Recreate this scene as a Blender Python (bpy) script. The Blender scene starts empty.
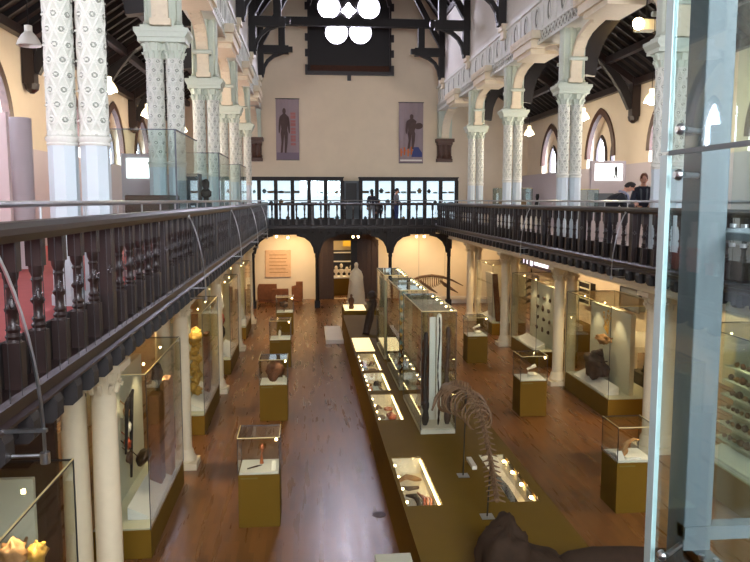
import bpy, bmesh, math, random
from math import sin, cos, pi, radians, sqrt, atan2, tan
from mathutils import Vector, noise, Matrix
random.seed(7)
S = bpy.context.scene
COL = S.collection
H = 5.4; GF = 4.15                     # eye height, gallery floor

# ------------------------------------------------------------------ materials
def lin(c):
    return tuple((x/12.92 if x <= .04045 else ((x+.055)/1.055)**2.4) for x in c)
def rgb(r, g, b): return lin((r/255, g/255, b/255))+(1,)
MATS = {}
def mat(name, col, rough=.6, metal=0, spec=.5, emit=None, es=0, var=0, vscale=4, bump=0, bscale=30, coat=0):
    m = bpy.data.materials.new(name); m.use_nodes = True
    nt = m.node_tree; b = nt.nodes['Principled BSDF']
    b.inputs['Base Color'].default_value = rgb(*col)
    b.inputs['Roughness'].default_value = rough; b.inputs['Metallic'].default_value = metal
    b.inputs['Specular IOR Level'].default_value = spec
    if coat: b.inputs['Coat Weight'].default_value = coat; b.inputs['Coat Roughness'].default_value = .15
    if emit:
        b.inputs['Emission Color'].default_value = rgb(*emit); b.inputs['Emission Strength'].default_value = es
    if var or bump:
        tc = nt.nodes.new('ShaderNodeTexCoord')
        n = nt.nodes.new('ShaderNodeTexNoise'); n.inputs['Scale'].default_value = vscale; n.inputs['Detail'].default_value = 5
        nt.links.new(tc.outputs['Object'], n.inputs['Vector'])
        if var:
            mx = nt.nodes.new('ShaderNodeMix'); mx.data_type = 'RGBA'
            a = rgb(*[max(0, c*(1-var)) for c in col]); d = rgb(*[min(255, c*(1+var*.6)) for c in col])
            mx.inputs['A'].default_value = a; mx.inputs['B'].default_value = d
            nt.links.new(n.outputs['Fac'], mx.inputs['Factor']); nt.links.new(mx.outputs['Result'], b.inputs['Base Color'])
        if bump:
            n2 = nt.nodes.new('ShaderNodeTexNoise'); n2.inputs['Scale'].default_value = bscale
            nt.links.new(tc.outputs['Object'], n2.inputs['Vector'])
            bp = nt.nodes.new('ShaderNodeBump'); bp.inputs['Strength'].default_value = bump; bp.inputs['Distance'].default_value = .02
            nt.links.new(n2.outputs['Fac'], bp.inputs['Height']); nt.links.new(bp.outputs['Normal'], b.inputs['Normal'])
    MATS[name] = m; return m
def glassmat(name, tint, refl=.9, base=.03):
    m = bpy.data.materials.new(name); m.use_nodes = True; nt = m.node_tree; nt.nodes.clear()
    o = nt.nodes.new('ShaderNodeOutputMaterial'); t = nt.nodes.new('ShaderNodeBsdfTransparent'); g = nt.nodes.new('ShaderNodeBsdfGlossy')
    t.inputs['Color'].default_value = tint+(1,); g.inputs['Roughness'].default_value = .02; g.inputs['Color'].default_value = (refl,refl,refl,1)
    f0 = nt.nodes.new('ShaderNodeLayerWeight'); f0.inputs['Blend'].default_value = .5
    pw = nt.nodes.new('ShaderNodeMath'); pw.operation = 'POWER'; pw.inputs[1].default_value = 4.5; nt.links.new(f0.outputs['Facing'], pw.inputs[0])
    f = nt.nodes.new('ShaderNodeMapRange'); f.inputs['To Min'].default_value = base; f.inputs['To Max'].default_value = .62; nt.links.new(pw.outputs[0], f.inputs['Value'])
    mx = nt.nodes.new('ShaderNodeMixShader')
    nt.links.new(f.outputs[0], mx.inputs[0]); nt.links.new(t.outputs[0], mx.inputs[1]); nt.links.new(g.outputs[0], mx.inputs[2])
    nt.links.new(mx.outputs[0], o.inputs[0]); MATS[name] = m; return m
def woodfloor():
    m = mat('floorboards', (120,72,44), .32, spec=.5); nt = m.node_tree; b = nt.nodes['Principled BSDF']
    tc = nt.nodes.new('ShaderNodeTexCoord'); mp = nt.nodes.new('ShaderNodeMapping'); mp.inputs['Rotation'].default_value = (0,0,pi/2)
    br = nt.nodes.new('ShaderNodeTexBrick'); br.inputs['Scale'].default_value = 1.0
    br.inputs['Brick Width'].default_value = 1.1; br.inputs['Row Height'].default_value = .085; br.inputs['Mortar Size'].default_value = 0
    br.inputs['Color1'].default_value = rgb(124,84,48); br.inputs['Color2'].default_value = rgb(102,68,38); br.inputs['Mortar'].default_value = rgb(104,70,44)
    br.offset = .37; br.inputs['Bias'].default_value = -.1
    nt.links.new(tc.outputs['Object'], mp.inputs['Vector']); nt.links.new(mp.outputs['Vector'], br.inputs['Vector'])
    n = nt.nodes.new('ShaderNodeTexNoise'); n.inputs['Scale'].default_value = 1.2; n.inputs['Detail'].default_value = 6
    mp2 = nt.nodes.new('ShaderNodeMapping'); mp2.inputs['Scale'].default_value = (6,.5,1)
    nt.links.new(tc.outputs['Object'], mp2.inputs['Vector']); nt.links.new(mp2.outputs['Vector'], n.inputs['Vector'])
    mx = nt.nodes.new('ShaderNodeMix'); mx.data_type = 'RGBA'; mx.blend_type = 'MULTIPLY'; mx.inputs['Factor'].default_value = .15
    cr = nt.nodes.new('ShaderNodeValToRGB'); cr.color_ramp.elements[0].color = (.6,.6,.6,1); cr.color_ramp.elements[1].color = (1.35,1.3,1.25,1)
    cr.color_ramp.elements[0].position = .3; cr.color_ramp.elements[1].position = .7
    nt.links.new(n.outputs['Fac'], cr.inputs['Fac']); nt.links.new(br.outputs['Color'], mx.inputs['A']); nt.links.new(cr.outputs['Color'], mx.inputs['B'])
    nt.links.new(mx.outputs['Result'], b.inputs['Base Color'])
    mr = nt.nodes.new('ShaderNodeMapRange'); mr.inputs['To Min'].default_value = .2; mr.inputs['To Max'].default_value = .38
    nt.links.new(n.outputs['Fac'], mr.inputs['Value']); nt.links.new(mr.outputs['Result'], b.inputs['Roughness'])
    return m
woodfloor()
mat('cream_plaster', (222,206,180), .9, var=.04, vscale=1.5, bump=.1)
mat('lilac_plaster', (190,180,184), .8, var=.02)
mat('white_plaster', (226,222,214), .9, var=.03)
mat('ground_plaster', (222,202,160), .9, var=.05, vscale=1.5)
mat('dark_wood', (36,22,19), .4, var=.2, vscale=8)
mat('black_wood', (22,15,13), .6, var=.2, vscale=6)
mat('brown_wood', (76,46,30), .5, var=.25, vscale=8)
mat('roof_board', (34,21,15), .7, var=.25, vscale=3)
mat('pale_green', (196,204,188), .55, var=.04, vscale=20)
mat('relief_paint', (216,216,206), .6, var=.06, vscale=30)
mat('cream_paint', (222,208,180), .6, var=.05, vscale=12)
mat('relief_ring_shade', (146,150,138), .7)  # darker tone painted into the boss rings as crevice shade
mat('relief_ground_shade', (198,200,188), .65)  # greyer tone standing for shade on the recessed shaft ground
mat('groove_shade', (120,120,106), .7)  # dark colour in place of shade around the ovals and behind the lattice
mat('plinth_paint', (198,209,214), .5, var=.02)
mat('column_stone', (220,205,172), .6, var=.04, vscale=6)
mat('olive', (112,84,14), .7, spec=.25, var=.05, vscale=3)
mat('olive_top', (112,96,38), .38, var=.05, vscale=3)
mat('case_back', (205,203,180), .8)
mat('case_grey', (176,178,160), .8)
mat('white_board', (232,228,216), .7)
mat('paper', (222,220,212), .7)
mat('steel', (190,192,194), .28, metal=1)
mat('dark_steel', (90,90,92), .35, metal=1)
mat('lift_frame', (90,99,102), .5)
mat('door_wood', (60,38,24), .6, var=.2, vscale=6)
mat('seam', (222,208,150), .3)  # gold of the lamp highlight on the glass case edges
mat('glass_edge', (180,200,198), .35)
mat('black', (18,16,16), .5)
mat('bone', (122,94,68), .6, var=.3, vscale=25)
mat('dark_bone', (84,60,46), .6, var=.35, vscale=25)
mat('rock_brown', (96,58,36), .7, var=.4, vscale=14, bump=.5, bscale=20)
mat('rock_dark', (52,38,32), .6, var=.4, vscale=14, bump=.5, bscale=20)
mat('rock_tan', (158,116,72), .7, var=.3, vscale=14, bump=.4, bscale=20)
mat('gold', (206,160,72), .4, var=.3, vscale=12)
mat('ivory', (232,222,200), .5, var=.08, vscale=20)
mat('marble', (226,212,184), .5, var=.08, vscale=6)
mat('terracotta', (160,70,40), .6, var=.25, vscale=20)
mat('red', (170,26,26), .6); mat('yellow', (205,170,50), .6)
mat('red_carpet', (206,104,104), .9, var=.05)
mat('grey_carpet', (150,142,150), .9, var=.05)
mat('banner_grey', (152,136,140), .8, var=.05, vscale=3)
mat('banner_dark', (86,68,64), .8, var=.2, vscale=6)
mat('banner_red', (170,112,108), .8, var=.15, vscale=4)
mat('banner_orange', (208,112,52), .8); mat('banner_blue', (64,72,120), .8)
mat('copper', (190,110,70), .35, metal=.6, var=.2)
mat('bronze', (60,44,32), .35, metal=.6)
mat('slate', (92,98,104), .6); mat('teal_panel', (150,176,176), .5)
mat('skin', (214,158,132), .6); mat('hair_red', (110,62,36), .7); mat('hair_dark', (34,26,24), .7)
mat('jacket_black', (28,28,34), .7, var=.1, vscale=20); mat('jacket_navy', (32,36,52), .7, var=.1, vscale=20)
mat('scarf', (150,150,168), .8); mat('jeans', (54,66,116), .8); mat('shirt_grey', (132,134,142), .8); mat('trouser_dark', (40,38,44), .8)
mat('plaque', (212,174,138), .8, var=.12, vscale=6, bump=.3, bscale=25)
mat('carved_stone', (120,72,40), .8, var=.3, vscale=8, bump=.5, bscale=14)
mat('foreground_bronze', (58,42,30), .85, spec=.2, var=.3, vscale=7, bump=.35, bscale=9)
def emis(name, col, st, base=(230,230,230)): return mat(name, base, .8, emit=col, es=st)
emis('sky_pane', (214,228,255), 9)
emis('rose_pane', (236,232,255), 60)
emis('big_pane', (236,238,248), 34)
emis('aisle_pane', (228,234,255), 24)
emis('lamp_glow', (255,226,170), 3)
emis('bulb_warm', (255,226,170), 22)
emis('bulb_spot', (255,214,150), 30)
emis('lightbox', (255,255,255), 1.6)
emis('case_lit', (226,238,255), 1.1)
emis('led_strip', (255,226,160), 12)
emis('lit_panel', (255,226,150), 1.3)
emis('screen_white', (228,226,255), 1.6)
mat('screen_navy', (34,30,62), .4)
glassmat('glass', (.955,.972,.95))
glassmat('glass_cool', (.90,.955,.95))
glassmat('glass_lift', (.88,.955,.95), .9, .05)
_g=glassmat('glass_top', (.80,.86,.84)); 
M = MATS

# ------------------------------------------------------------------ mesh builder
class MB:
    def __init__(s): s.v = []; s.f = []; s.m = []
    def add(s, vs, fs, m=0):
        o = len(s.v); s.v += [tuple(v) for v in vs]; s.f += [tuple(i+o for i in f) for f in fs]; s.m += [m]*len(fs); return s
    def box(s, x0, x1, y0, y1, z0, z1, m=0):
        if x0 > x1: x0, x1 = x1, x0
        if y0 > y1: y0, y1 = y1, y0
        return s.add([(x0,y0,z0),(x1,y0,z0),(x1,y1,z0),(x0,y1,z0),(x0,y0,z1),(x1,y0,z1),(x1,y1,z1),(x0,y1,z1)],
              [(0,3,2,1),(4,5,6,7),(0,1,5,4),(1,2,6,5),(2,3,7,6),(3,0,4,7)], m)
    def prism(s, poly, ax, a0, a1, m=0):
        # poly 2D: ax 'x' -> (y,z); 'y' -> (x,z); 'z' -> (x,y)
        n = len(poly)
        def P(p, a): return (a,p[0],p[1]) if ax == 'x' else ((p[0],a,p[1]) if ax == 'y' else (p[0],p[1],a))
        vs = [P(p, a0) for p in poly]+[P(p, a1) for p in poly]
        fs = [tuple(range(n))[::-1], tuple(range(n, 2*n))]+[(i,(i+1)%n,n+(i+1)%n,n+i) for i in range(n)]
        return s.add(vs, fs, m)
    def strip(s, pts, ax, a0, a1, th, m=0):
        # thick curved band following pts (2D), extruded along ax
        n = len(pts); L = []; Rr = []
        for i, p in enumerate(pts):
            a = pts[max(0,i-1)]; b = pts[min(n-1,i+1)]; dx = b[0]-a[0]; dy = b[1]-a[1]; l = math.hypot(dx,dy) or 1
            L.append((p[0]-dy/l*th/2, p[1]+dx/l*th/2)); Rr.append((p[0]+dy/l*th/2, p[1]-dx/l*th/2))
        def P(p, a): return (a,p[0],p[1]) if ax == 'x' else ((p[0],a,p[1]) if ax == 'y' else (p[0],p[1],a))
        vs = []
        for i in range(n): vs += [P(L[i],a0),P(Rr[i],a0),P(Rr[i],a1),P(L[i],a1)]
        fs = []
        for i in range(n-1):
            for k in range(4): fs.append((i*4+k,(i+1)*4+k,(i+1)*4+(k+1)%4,i*4+(k+1)%4))
        fs += [(0,1,2,3),(4*n-1,4*n-2,4*n-3,4*n-4)]
        return s.add(vs, fs, m)
    def lathe(s, prof, cx=0, cy=0, n=16, ph=0, m=0, sx=1, sy=1):
        vs = []; fs = []
        for r, z in prof:
            for k in range(n):
                a = 2*pi*k/n+ph; vs.append((cx+r*cos(a)*sx, cy+r*sin(a)*sy, z))
        for i in range(len(prof)-1):
            for k in range(n): fs.append((i*n+k, i*n+(k+1)%n, (i+1)*n+(k+1)%n, (i+1)*n+k))
        fs.append(tuple(range(n))[::-1]); fs.append(tuple((len(prof)-1)*n+k for k in range(n)))
        return s.add(vs, fs, m)
    def tube(s, pts, r, n=8, m=0, caps=True):
        pts = [Vector(p) for p in pts]; N = len(pts); rs = r if isinstance(r, (list,tuple)) else [r]*N
        vs = []; up = None
        for i, p in enumerate(pts):
            t = (pts[min(N-1,i+1)]-pts[max(0,i-1)]);
            t = t.normalized() if t.length > 1e-9 else Vector((0,0,1))
            if up is None:
                up = Vector((0,0,1)) if abs(t.z) < .9 else Vector((1,0,0))
            a = t.cross(up); a = a.normalized() if a.length > 1e-6 else t.orthogonal().normalized()
            b = a.cross(t).normalized(); up = b
            for k in range(n):
                q = 2*pi*k/n; vs.append(p+a*cos(q)*rs[i]+b*sin(q)*rs[i])
        fs = [(i*n+k, i*n+(k+1)%n, (i+1)*n+(k+1)%n, (i+1)*n+k) for i in range(N-1) for k in range(n)]
        if caps: fs += [tuple(range(n))[::-1], tuple((N-1)*n+k for k in range(n))]
        return s.add(vs, fs, m)
    def blob(s, c, r, seed=0, amp=0, fr=1.5, nu=18, nv=12, m=0, rot=0, tilt=0):
        vs = []; fs = []
        def P(u, w):
            d = Vector((cos(u)*sin(w), sin(u)*sin(w), cos(w)))
            k = 1+(amp*noise.fractal(d*fr+Vector((seed*7.3,seed*1.7,seed)), 1, 2, 4) if amp else 0)
            p = Vector((d.x*r[0]*k, d.y*r[1]*k, d.z*r[2]*k))
            if tilt: p = Matrix.Rotation(tilt, 3, 'Y') @ p
            if rot: p = Matrix.Rotation(rot, 3, 'Z') @ p
            return p+Vector(c)
        vs.append(P(0,0))
        for j in range(1, nv):
            for k in range(nu): vs.append(P(2*pi*k/nu, pi*j/nv))
        vs.append(P(0,pi)); last = len(vs)-1
        for k in range(nu): fs.append((0, 1+k, 1+(k+1)%nu)); fs.append((last, 1+(nv-2)*nu+(k+1)%nu, 1+(nv-2)*nu+k))
        for j in range(nv-2):
            for k in range(nu): a = 1+j*nu; fs.append((a+k, a+nu+k, a+nu+(k+1)%nu, a+(k+1)%nu))
        return s.add(vs, fs, m)
    def torus(s, c, R, r, ax='x', n=14, k=6, m=0):
        vs = []; fs = []
        for i in range(n):
            a = 2*pi*i/n
            for j in range(k):
                b = 2*pi*j/k; q = R+r*cos(b); u, v, w = q*cos(a), q*sin(a), r*sin(b)
                p = (w,u,v) if ax == 'x' else ((u,w,v) if ax == 'y' else (u,v,w))
                vs.append((c[0]+p[0], c[1]+p[1], c[2]+p[2]))
        for i in range(n):
            for j in range(k): fs.append((i*k+j, i*k+(j+1)%k, ((i+1)%n)*k+(j+1)%k, ((i+1)%n)*k+j))
        return s.add(vs, fs, m)
def build(name, mb, mats, parent=None, smooth=False, off=(0,0,0), bevel=0):
    me = bpy.data.meshes.new(name); ox, oy, oz = off
    me.from_pydata([(x-ox,y-oy,z-oz) for x,y,z in mb.v], [], mb.f)
    if not isinstance(mats, (list,tuple)): mats = [mats]
    for q in mats: me.materials.append(M[q])
    for p, k in zip(me.polygons, mb.m): p.material_index = k
    if smooth: me.polygons.foreach_set('use_smooth', [True]*len(me.polygons))
    bm = bmesh.new(); bm.from_mesh(me); bmesh.ops.recalc_face_normals(bm, faces=bm.faces); bm.to_mesh(me); bm.free()
    if smooth and smooth != 'full': me.set_sharp_from_angle(angle=radians(42))
    o = bpy.data.objects.new(name, me); COL.objects.link(o)
    if parent: o.parent = parent
    if bevel:
        bv = o.modifiers.new('bevel', 'BEVEL'); bv.width = bevel; bv.segments = 2; bv.limit_method = 'ANGLE'
    return o
def struct(name, mb, m, smooth=False, label=None):
    o = build(name, mb, m, None, smooth); o['kind'] = 'structure'
    if label: o['label'] = label
    return o
class T:
    """a thing: an Empty at its base; parts are given in world coordinates unless w=False"""
    def __init__(s, name, label, cat, loc=(0,0,0), group=None, w=True, rot=0):
        o = bpy.data.objects.new(name, None); COL.objects.link(o); o.location = loc; o.rotation_euler = (0,0,rot)
        o.empty_display_size = .1
        o['label'] = label; o['category'] = cat
        if group: o['group'] = group
        s.o = o; s.off = loc if w else (0,0,0)
    def part(s, name, mb, m, smooth=False, label=None, bevel=0, under=None):
        p = build(name, mb, m, under or s.o, smooth, s.off, bevel)
        if label: p['label'] = label
        return p
def single(name, mb, m, label, cat, group=None, smooth=False, loc=(0,0,0), bevel=0):
    o = build(name, mb, m, None, smooth, loc, bevel); o.location = loc; o['label'] = label; o['category'] = cat
    if group: o['group'] = group
    return o
KIDS = {}
def copy_tree(o, loc=None, label=None, group=None, rot=None, parent=None, mirror=False):
    kids = [c for c in COL.objects if c.parent == o]
    c = o.copy(); COL.objects.link(c)
    if parent: c.parent = parent
    if loc is not None: c.location = loc
    if rot is not None: c.rotation_euler = (0,0,rot)
    if mirror: c.scale = (-1,1,1)
    if label: c['label'] = label
    if group: c['group'] = group
    for k in kids: copy_tree(k, parent=c)
    return c
ORD = ['nearest', 'second from the near end', 'third from the near end', 'fourth from the near end', 'fifth from the near end', 'farthest']

# ------------------------------------------------------------------ camera
cam = bpy.data.cameras.new('camera'); co = bpy.data.objects.new('camera', cam); COL.objects.link(co); S.camera = co
cam.sensor_width = 36; cam.lens = 740/750*36; cam.clip_start = .05; cam.clip_end = 200
co.location = (0,0,H); co.rotation_euler = (radians(90-6.25), 0, -radians(5.29))

# ------------------------------------------------------------------ setting
XL, XR, YE, YN = -7.4, 12.2, 40.4, -5.0     # outer walls, end wall, near wall
RL, RR = -1.9, 6.5                          # gallery fronts
NL, NR = -2.35, 7.15                        # nave wall faces
ZA = 9.8                                    # top of aisle walls
MID = 2.4
struct('floor', MB().box(XL-.3,XR+.3,YN-.3,YE+.2,-.2,0), 'floorboards')
# galleries
struct('floor.001', MB().box(XL,RL-.12,YN,YE,3.92,GF-.004,0), 'red_carpet', label='gallery floor along the left side')
struct('floor.002', MB().box(RR+.12,XR,YN,YE,3.92,GF-.004,0), 'grey_carpet', label='gallery floor along the right side')
struct('floor.003', MB().box(RL-.12,RR+.12,36.9,YE,3.92,GF-.004,0), 'grey_carpet', label='gallery floor across the far end')
struct('floor.004', MB().box(RL-.12,RR+.12,YN,.25,3.92,GF-.004,0), 'grey_carpet', label='gallery floor across the near end')
struct('ceiling', MB().box(XL,RL-.05,YN,YE,3.86,3.92), 'ground_plaster', label='ceiling under the left gallery')
struct('ceiling.001', MB().box(RR+.05,XR,YN,YE,3.86,3.92), 'ground_plaster', label='ceiling under the right gallery')
struct('ceiling.002', MB().box(RL-.05,RR+.05,37,YE,3.86,3.92), 'ground_plaster', label='ceiling under the end gallery')
def wall_with(name, plane, sgn, a0, a1, z0, z1, holes, m, th=.3):
    """wall in a plane X=const ('x') or Y=const ('y') with polygonal holes, made by triangulated fill"""
    bm = bmesh.new()
    ax, c = plane
    def P(a, z, d=0): return (c+d*sgn, a, z) if ax == 'x' else (a, c+d*sgn, z)
    edges = []
    def loop(pts):
        vs = [bm.verts.new(P(*p)) for p in pts]
        return [bm.edges.new((vs[i], vs[(i+1)%len(vs)])) for i in range(len(vs))]
    edges += loop([(a0,z0),(a1,z0),(a1,z1),(a0,z1)])
    for h in holes: edges += loop(h)
    bmesh.ops.triangle_fill(bm, use_beauty=True, use_dissolve=False, edges=edges)
    r = bmesh.ops.extrude_face_region(bm, geom=bm.faces[:])
    vs = [g for g in r['geom'] if isinstance(g, bmesh.types.BMVert)]
    bmesh.ops.translate(bm, verts=vs, vec=Vector((th*sgn,0,0)) if ax == 'x' else Vector((0,th*sgn,0)))
    bmesh.ops.recalc_face_normals(bm, faces=bm.faces)
    me = bpy.data.meshes.new(name); bm.to_mesh(me); bm.free(); me.materials.append(M[m])
    o = bpy.data.objects.new(name, me); COL.objects.link(o); o['kind'] = 'structure'; return o
def gothic(c, w, zs, zt, zb, n=8):
    """pointed arch outline centred c, half width w, springing zs, apex zt, sill zb"""
    pts = [(c-w,zb),(c+w,zb),(c+w,zs)]
    h = zt-zs; R = (w*w+h*h)/(2*w); cx = c+w-R; a1 = atan2(h, c-cx)
    for i in range(1, n+1): a = a1*i/n; pts.append((cx+R*cos(a), zs+R*sin(a)))
    for i in range(n-1, -1, -1): a = a1*i/n; pts.append((2*c-(cx+R*cos(a)), zs+R*sin(a)))
    return pts
WY = [6.4, 12.4, 18.3, 24.3, 30.2, 36.1]
RWIN = [6.4, 12.4, 18.3, 24.3, 30.2, 36.4]
LWIN = [1.4, 7.4, 12.4, 18.3, 24.3, 29.95, 34.9]
hR = [gothic(y,1.45,7.15,9.05,6.75) for y in RWIN]
hL = [gothic(y,1.45,7.15,9.05,6.75) for y in LWIN]
wall_with('wall_right', ('x',XR), 1, YN, YE, 0, ZA, hR, 'cream_plaster', .5)
wall_with('wall_left', ('x',XL), -1, YN, YE, 0, ZA, hL, 'cream_plaster', .5)
def window(n, X, sgn, yc, w=1.45, zs=7.15, zt=9.05, zb=6.75, label=''):
    # deep stone surround with a recessed plate holding two glazed lancets
    out = gothic(yc, w+.0, zs, zt, zb, 10)[2:]
    mb = MB(); mb.strip(out, 'x', X-sgn*.06, X+sgn*.12, .26)
    t = struct('window_%d' % n, mb, 'brown_wood'); t['label'] = label
    pts = gothic(yc, w, zs, zt, zb, 10)
    lan = [gothic(yc+q*.56*w, .36*w, zs+.05, zs+.95, zb+.0, 6) for q in (-1,1)]
    inner = wall_with('window_tympanum', ('x', X+sgn*.42), sgn, yc-w+.01, yc+w-.01, zb-.3, zt+.1, [[(y, max(z, zb-.1)) for y, z in l] for l in lan], 'cream_plaster', .06)
    inner.parent = t
    tr = MB()
    for l in lan: tr.strip(l[2:], 'x', X+sgn*.34, X+sgn*.46, .13)
    for q in (-.56-.36,-.56+.36,.56-.36,.56+.36): tr.box(X+sgn*.34, X+sgn*.46, yc+q*w-.07, yc+q*w+.07, zb, zs+.1)
    build('window_tracery', tr, 'dark_wood', t)
    for l in lan: build('window_pane', MB().prism(l, 'x', X+sgn*.47, X+sgn*.49), 'aisle_pane', t)
for i, y in enumerate(RWIN): window(i+1, XR, 1, y, label='pointed window high in the right aisle wall')
for i, y in enumerate(LWIN): window(i+11, XL, -1, y, label='pointed window high in the left aisle wall')
# lilac dado partitions along the aisle walls
for i, (X, s) in enumerate(((XR,-1),(XL,1))):
    t = struct('trim_%d' % (i+1), MB().box(X+s*.02, X+s*.3, YN, YE-.02, GF, 6.72), 'lilac_plaster', label='lilac lining wall below the aisle windows')
# end wall: one plane through nave and aisles, with doorway and rose opening
def circ(cx, cz, r, n=20): return [(cx+r*cos(2*pi*i/n), cz+r*sin(2*pi*i/n)) for i in range(n)]
RC = (2.34, 15.33)
PET = [(1.30,15.53),(3.42,15.56),(1.70,14.24),(2.97,14.27),(2.36,16.62)]
holes = [[(1.42,0.001),(2.78,0.001),(2.78,3.25),(1.42,3.25)]]
endw = wall_with('wall_end', ('y',YE), 1, XL, XR, 0, 10.5, holes, 'cream_plaster')
wall_with('wall_end.001', ('y',YE), 1, NL-.6, NR+.6, 10.5, 22, [[(.22,12.2),(4.55,12.2),(4.55,15.6),(4.3,16.6),(3.6,17.7),(2.4,18.6),(1.2,17.7),(.5,16.6),(.22,15.6)]], 'cream_plaster')
struct('wall_end.003', MB().box(XL,NL-.6,YE,YE+.3,10.5,13.3), 'cream_plaster'); struct('wall_end.004', MB().box(NR+.6,XR,YE,YE+.3,10.5,13.3), 'cream_plaster')
# near wall behind the viewer; unseen three-light window assumed, gives the gallery daylight
struct('wall_near', MB().box(XL,XR,YN-.3,YN,0,22), 'cream_plaster')
nw = struct('window_20', MB().prism(gothic(MID,3.4,10.0,15.0,5.6,10), 'y', YN, YN+.12), 'brown_wood')
for k in (-1,0,1):
    build('window_pane', MB().prism(gothic(MID+k*2.15,.95,9.6+(.9 if k==0 else 0),11.6+(1.6 if k==0 else 0),5.9,8), 'y', YN+.13, YN+.16), 'big_pane', nw)

# rose window: dark boarded recess, stepped stone jambs
fr = MB()
fr.box(.22,4.55,YE+.02,YE+.1,12.2,13.6)          # lower boarded apron
fr.prism([(.22,13.4),(4.55,13.4),(4.55,15.6),(4.3,16.6),(3.6,17.7),(2.4,18.6),(1.2,17.7),(.5,16.6),(.22,15.6)], 'y', YE+.16, YE+.26)
w5 = struct('window_21', fr, 'black_wood', label='dark rose window high on the end wall')
sur = MB()
for s, x in ((-1,.22),(1,4.55)):
    sur.box(x-.04 if s>0 else x-.06, x+.06 if s>0 else x+.04, YE-.1, YE+.18, 12.1, 15.6)
    for k in range(5): sur.box(x, x+s*.2, YE-.1, YE+.05, 12.15+k*.8, 12.15+k*.8+.38)
sur.box(.02,4.75,YE-.14,YE+.1,12.0,12.2)
a = [(.22,15.6),(.5,16.6),(1.2,17.7),(2.4,18.6),(3.6,17.7),(4.3,16.6),(4.55,15.6)]
sur.strip(a, 'y', YE-.1, YE+.2, .24)
sur.box(2.25,2.45,YE-.16,YE,11.72,12.0)
build('window_surround', sur, 'dark_wood', w5)
build('window_sill', MB().prism([(YE-.08,12.2),(YE+.2,12.2),(YE+.2,13.1)], 'x', .3, 4.5), 'brown_wood', w5)
for (x, z) in PET:
    build('rose_petal_pane', MB().prism(circ(x,z,.56), 'y', YE+.12, YE+.155), 'rose_pane', w5)
    build('petal_ring', MB().torus((x,YE+.13,z), .64, .06, 'y', 24, 6), 'black_wood', w5)
build('rose_petal_pane', MB().prism([(RC[0]+.42*(1 if i%2 else .62)*cos(pi*i/4+pi/4), RC[1]+.05+.42*(1 if i%2 else .62)*sin(pi*i/4+pi/4)) for i in range(8)], 'y', YE+.12, YE+.155), 'rose_pane', w5)

# nave clerestory walls + roof
for i, (X, s) in enumerate(((NL,-1),(NR,1))):
    struct('wall_left.001' if s<0 else 'wall_right.001', MB().box(X, X+s*.7, YN, YE, 11.45, 14.9), 'white_plaster', label='white clerestory wall of the nave')
def roof(name, x0, z0, x1, z1, rafters=True, d=.16):
    """sloping boarded roof from eaves (x0,z0) to ridge/wall (x1,z1) with rafters and purlins, running along Y"""
    mb = MB(); mb.prism([(x0,z0),(x1,z1),(x1,z1+.15),(x0,z0+.15)], 'y', YN, YE+.1)
    o = struct(name, mb, 'roof_board')
    rf = MB(); n = int((YE-YN)/.6)
    for k in range(n): y = YN+.3+k*.6; rf.prism([(x0,z0-d),(x1,z1-d),(x1,z1),(x0,z0)], 'y', y-.05, y+.05)
    build('rafters', rf, 'black_wood', o)
    pu = MB(); L = math.hypot(x1-x0,z1-z0)
    for q in (.04,.28,.52,.76): x = x0+(x1-x0)*q; z = z0+(z1-z0)*q; pu.box(x-.1,x+.1,YN,YE,z-d-.22,z-d+.02)
    build('purlins', pu, 'dark_wood', o)
roof('ceiling.003', XL, ZA, NL-.5, 12.9); roof('ceiling.004', XR, ZA, NR+.5, 12.9)
roof('ceiling.005', NL-.2, 14.7, MID, 21.5); roof('ceiling.006', NR+.2, 14.7, MID, 21.5)
# ------------------------------------------------------------------ upper paired columns
def relief_shaft(r=.146, z0=0, z1=1.93, nu=96, nv=240):
    mb = MB(); vs = []; dk = []
    cells = 6; ch = .34
    for j in range(nv+1):
        z = z0+(z1-z0)*j/nv; v = (z-z0)/ch
        for i in range(nu):
            u = i/nu*cells
            d1 = abs((u+v+.5) % 1-.5); d2 = abs((u-v+.5) % 1-.5)      # crossing diagonal ribs
            rib = max(0, 1-min(d1, d2)/.10)
            best = 9
            for (ou, ov) in ((.5,0),(0,.5)):
                du = (u-ou+.5)%1-.5; dv = (v-ov+.5)%1-.5
                best = min(best, math.hypot(du*(2*pi*r/cells), dv*ch))
            boss = 0
            if best < .020: boss = .034*(1-(best/.020)**2)**.5
            elif best < .030: boss = -.008
            elif best < .050: boss = .016
            rr = r+(.022*min(1, rib*1.5) if best > .05 else 0)+boss
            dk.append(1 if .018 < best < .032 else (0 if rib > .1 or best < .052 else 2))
            a = 2*pi*i/nu; vs.append((rr*cos(a), rr*sin(a), z))
    for j in range(nv):
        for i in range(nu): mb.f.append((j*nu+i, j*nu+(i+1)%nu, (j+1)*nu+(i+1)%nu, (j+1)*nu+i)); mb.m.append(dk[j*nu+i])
    mb.v = vs; return mb
def leafy(mb, cx, cy, r, z0, z1, n=8, out=.09, rows=2):
    mb.lathe([(r*.92,z0),(r,z0+.02),(r*.95,z0+.05),(r*1.0,(z0+z1)/2),(r*1.3,z1-.03),(r*1.36,z1)], cx, cy, 18)
    for k in range(rows):
        zz = z0+(z1-z0)*(.25+.4*k)
        for i in range(n):
            a = 2*pi*(i+.5*k)/n; rr = r*(1.02+.12*k)
            pts = [(cx+(rr+o)*cos(a), cy+(rr+o)*sin(a), zz+h) for o, h in ((0,0),(.015,.06),(out*.5,.12),(out,.115),(out*.9,.08))]
            mb.tube(pts, [.03,.036,.032,.026,.012], 5)
U = T('paired_column', 'x', 'column', (0,0,0), 'paired relief columns of the gallery', w=False)
SEP = .185
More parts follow.
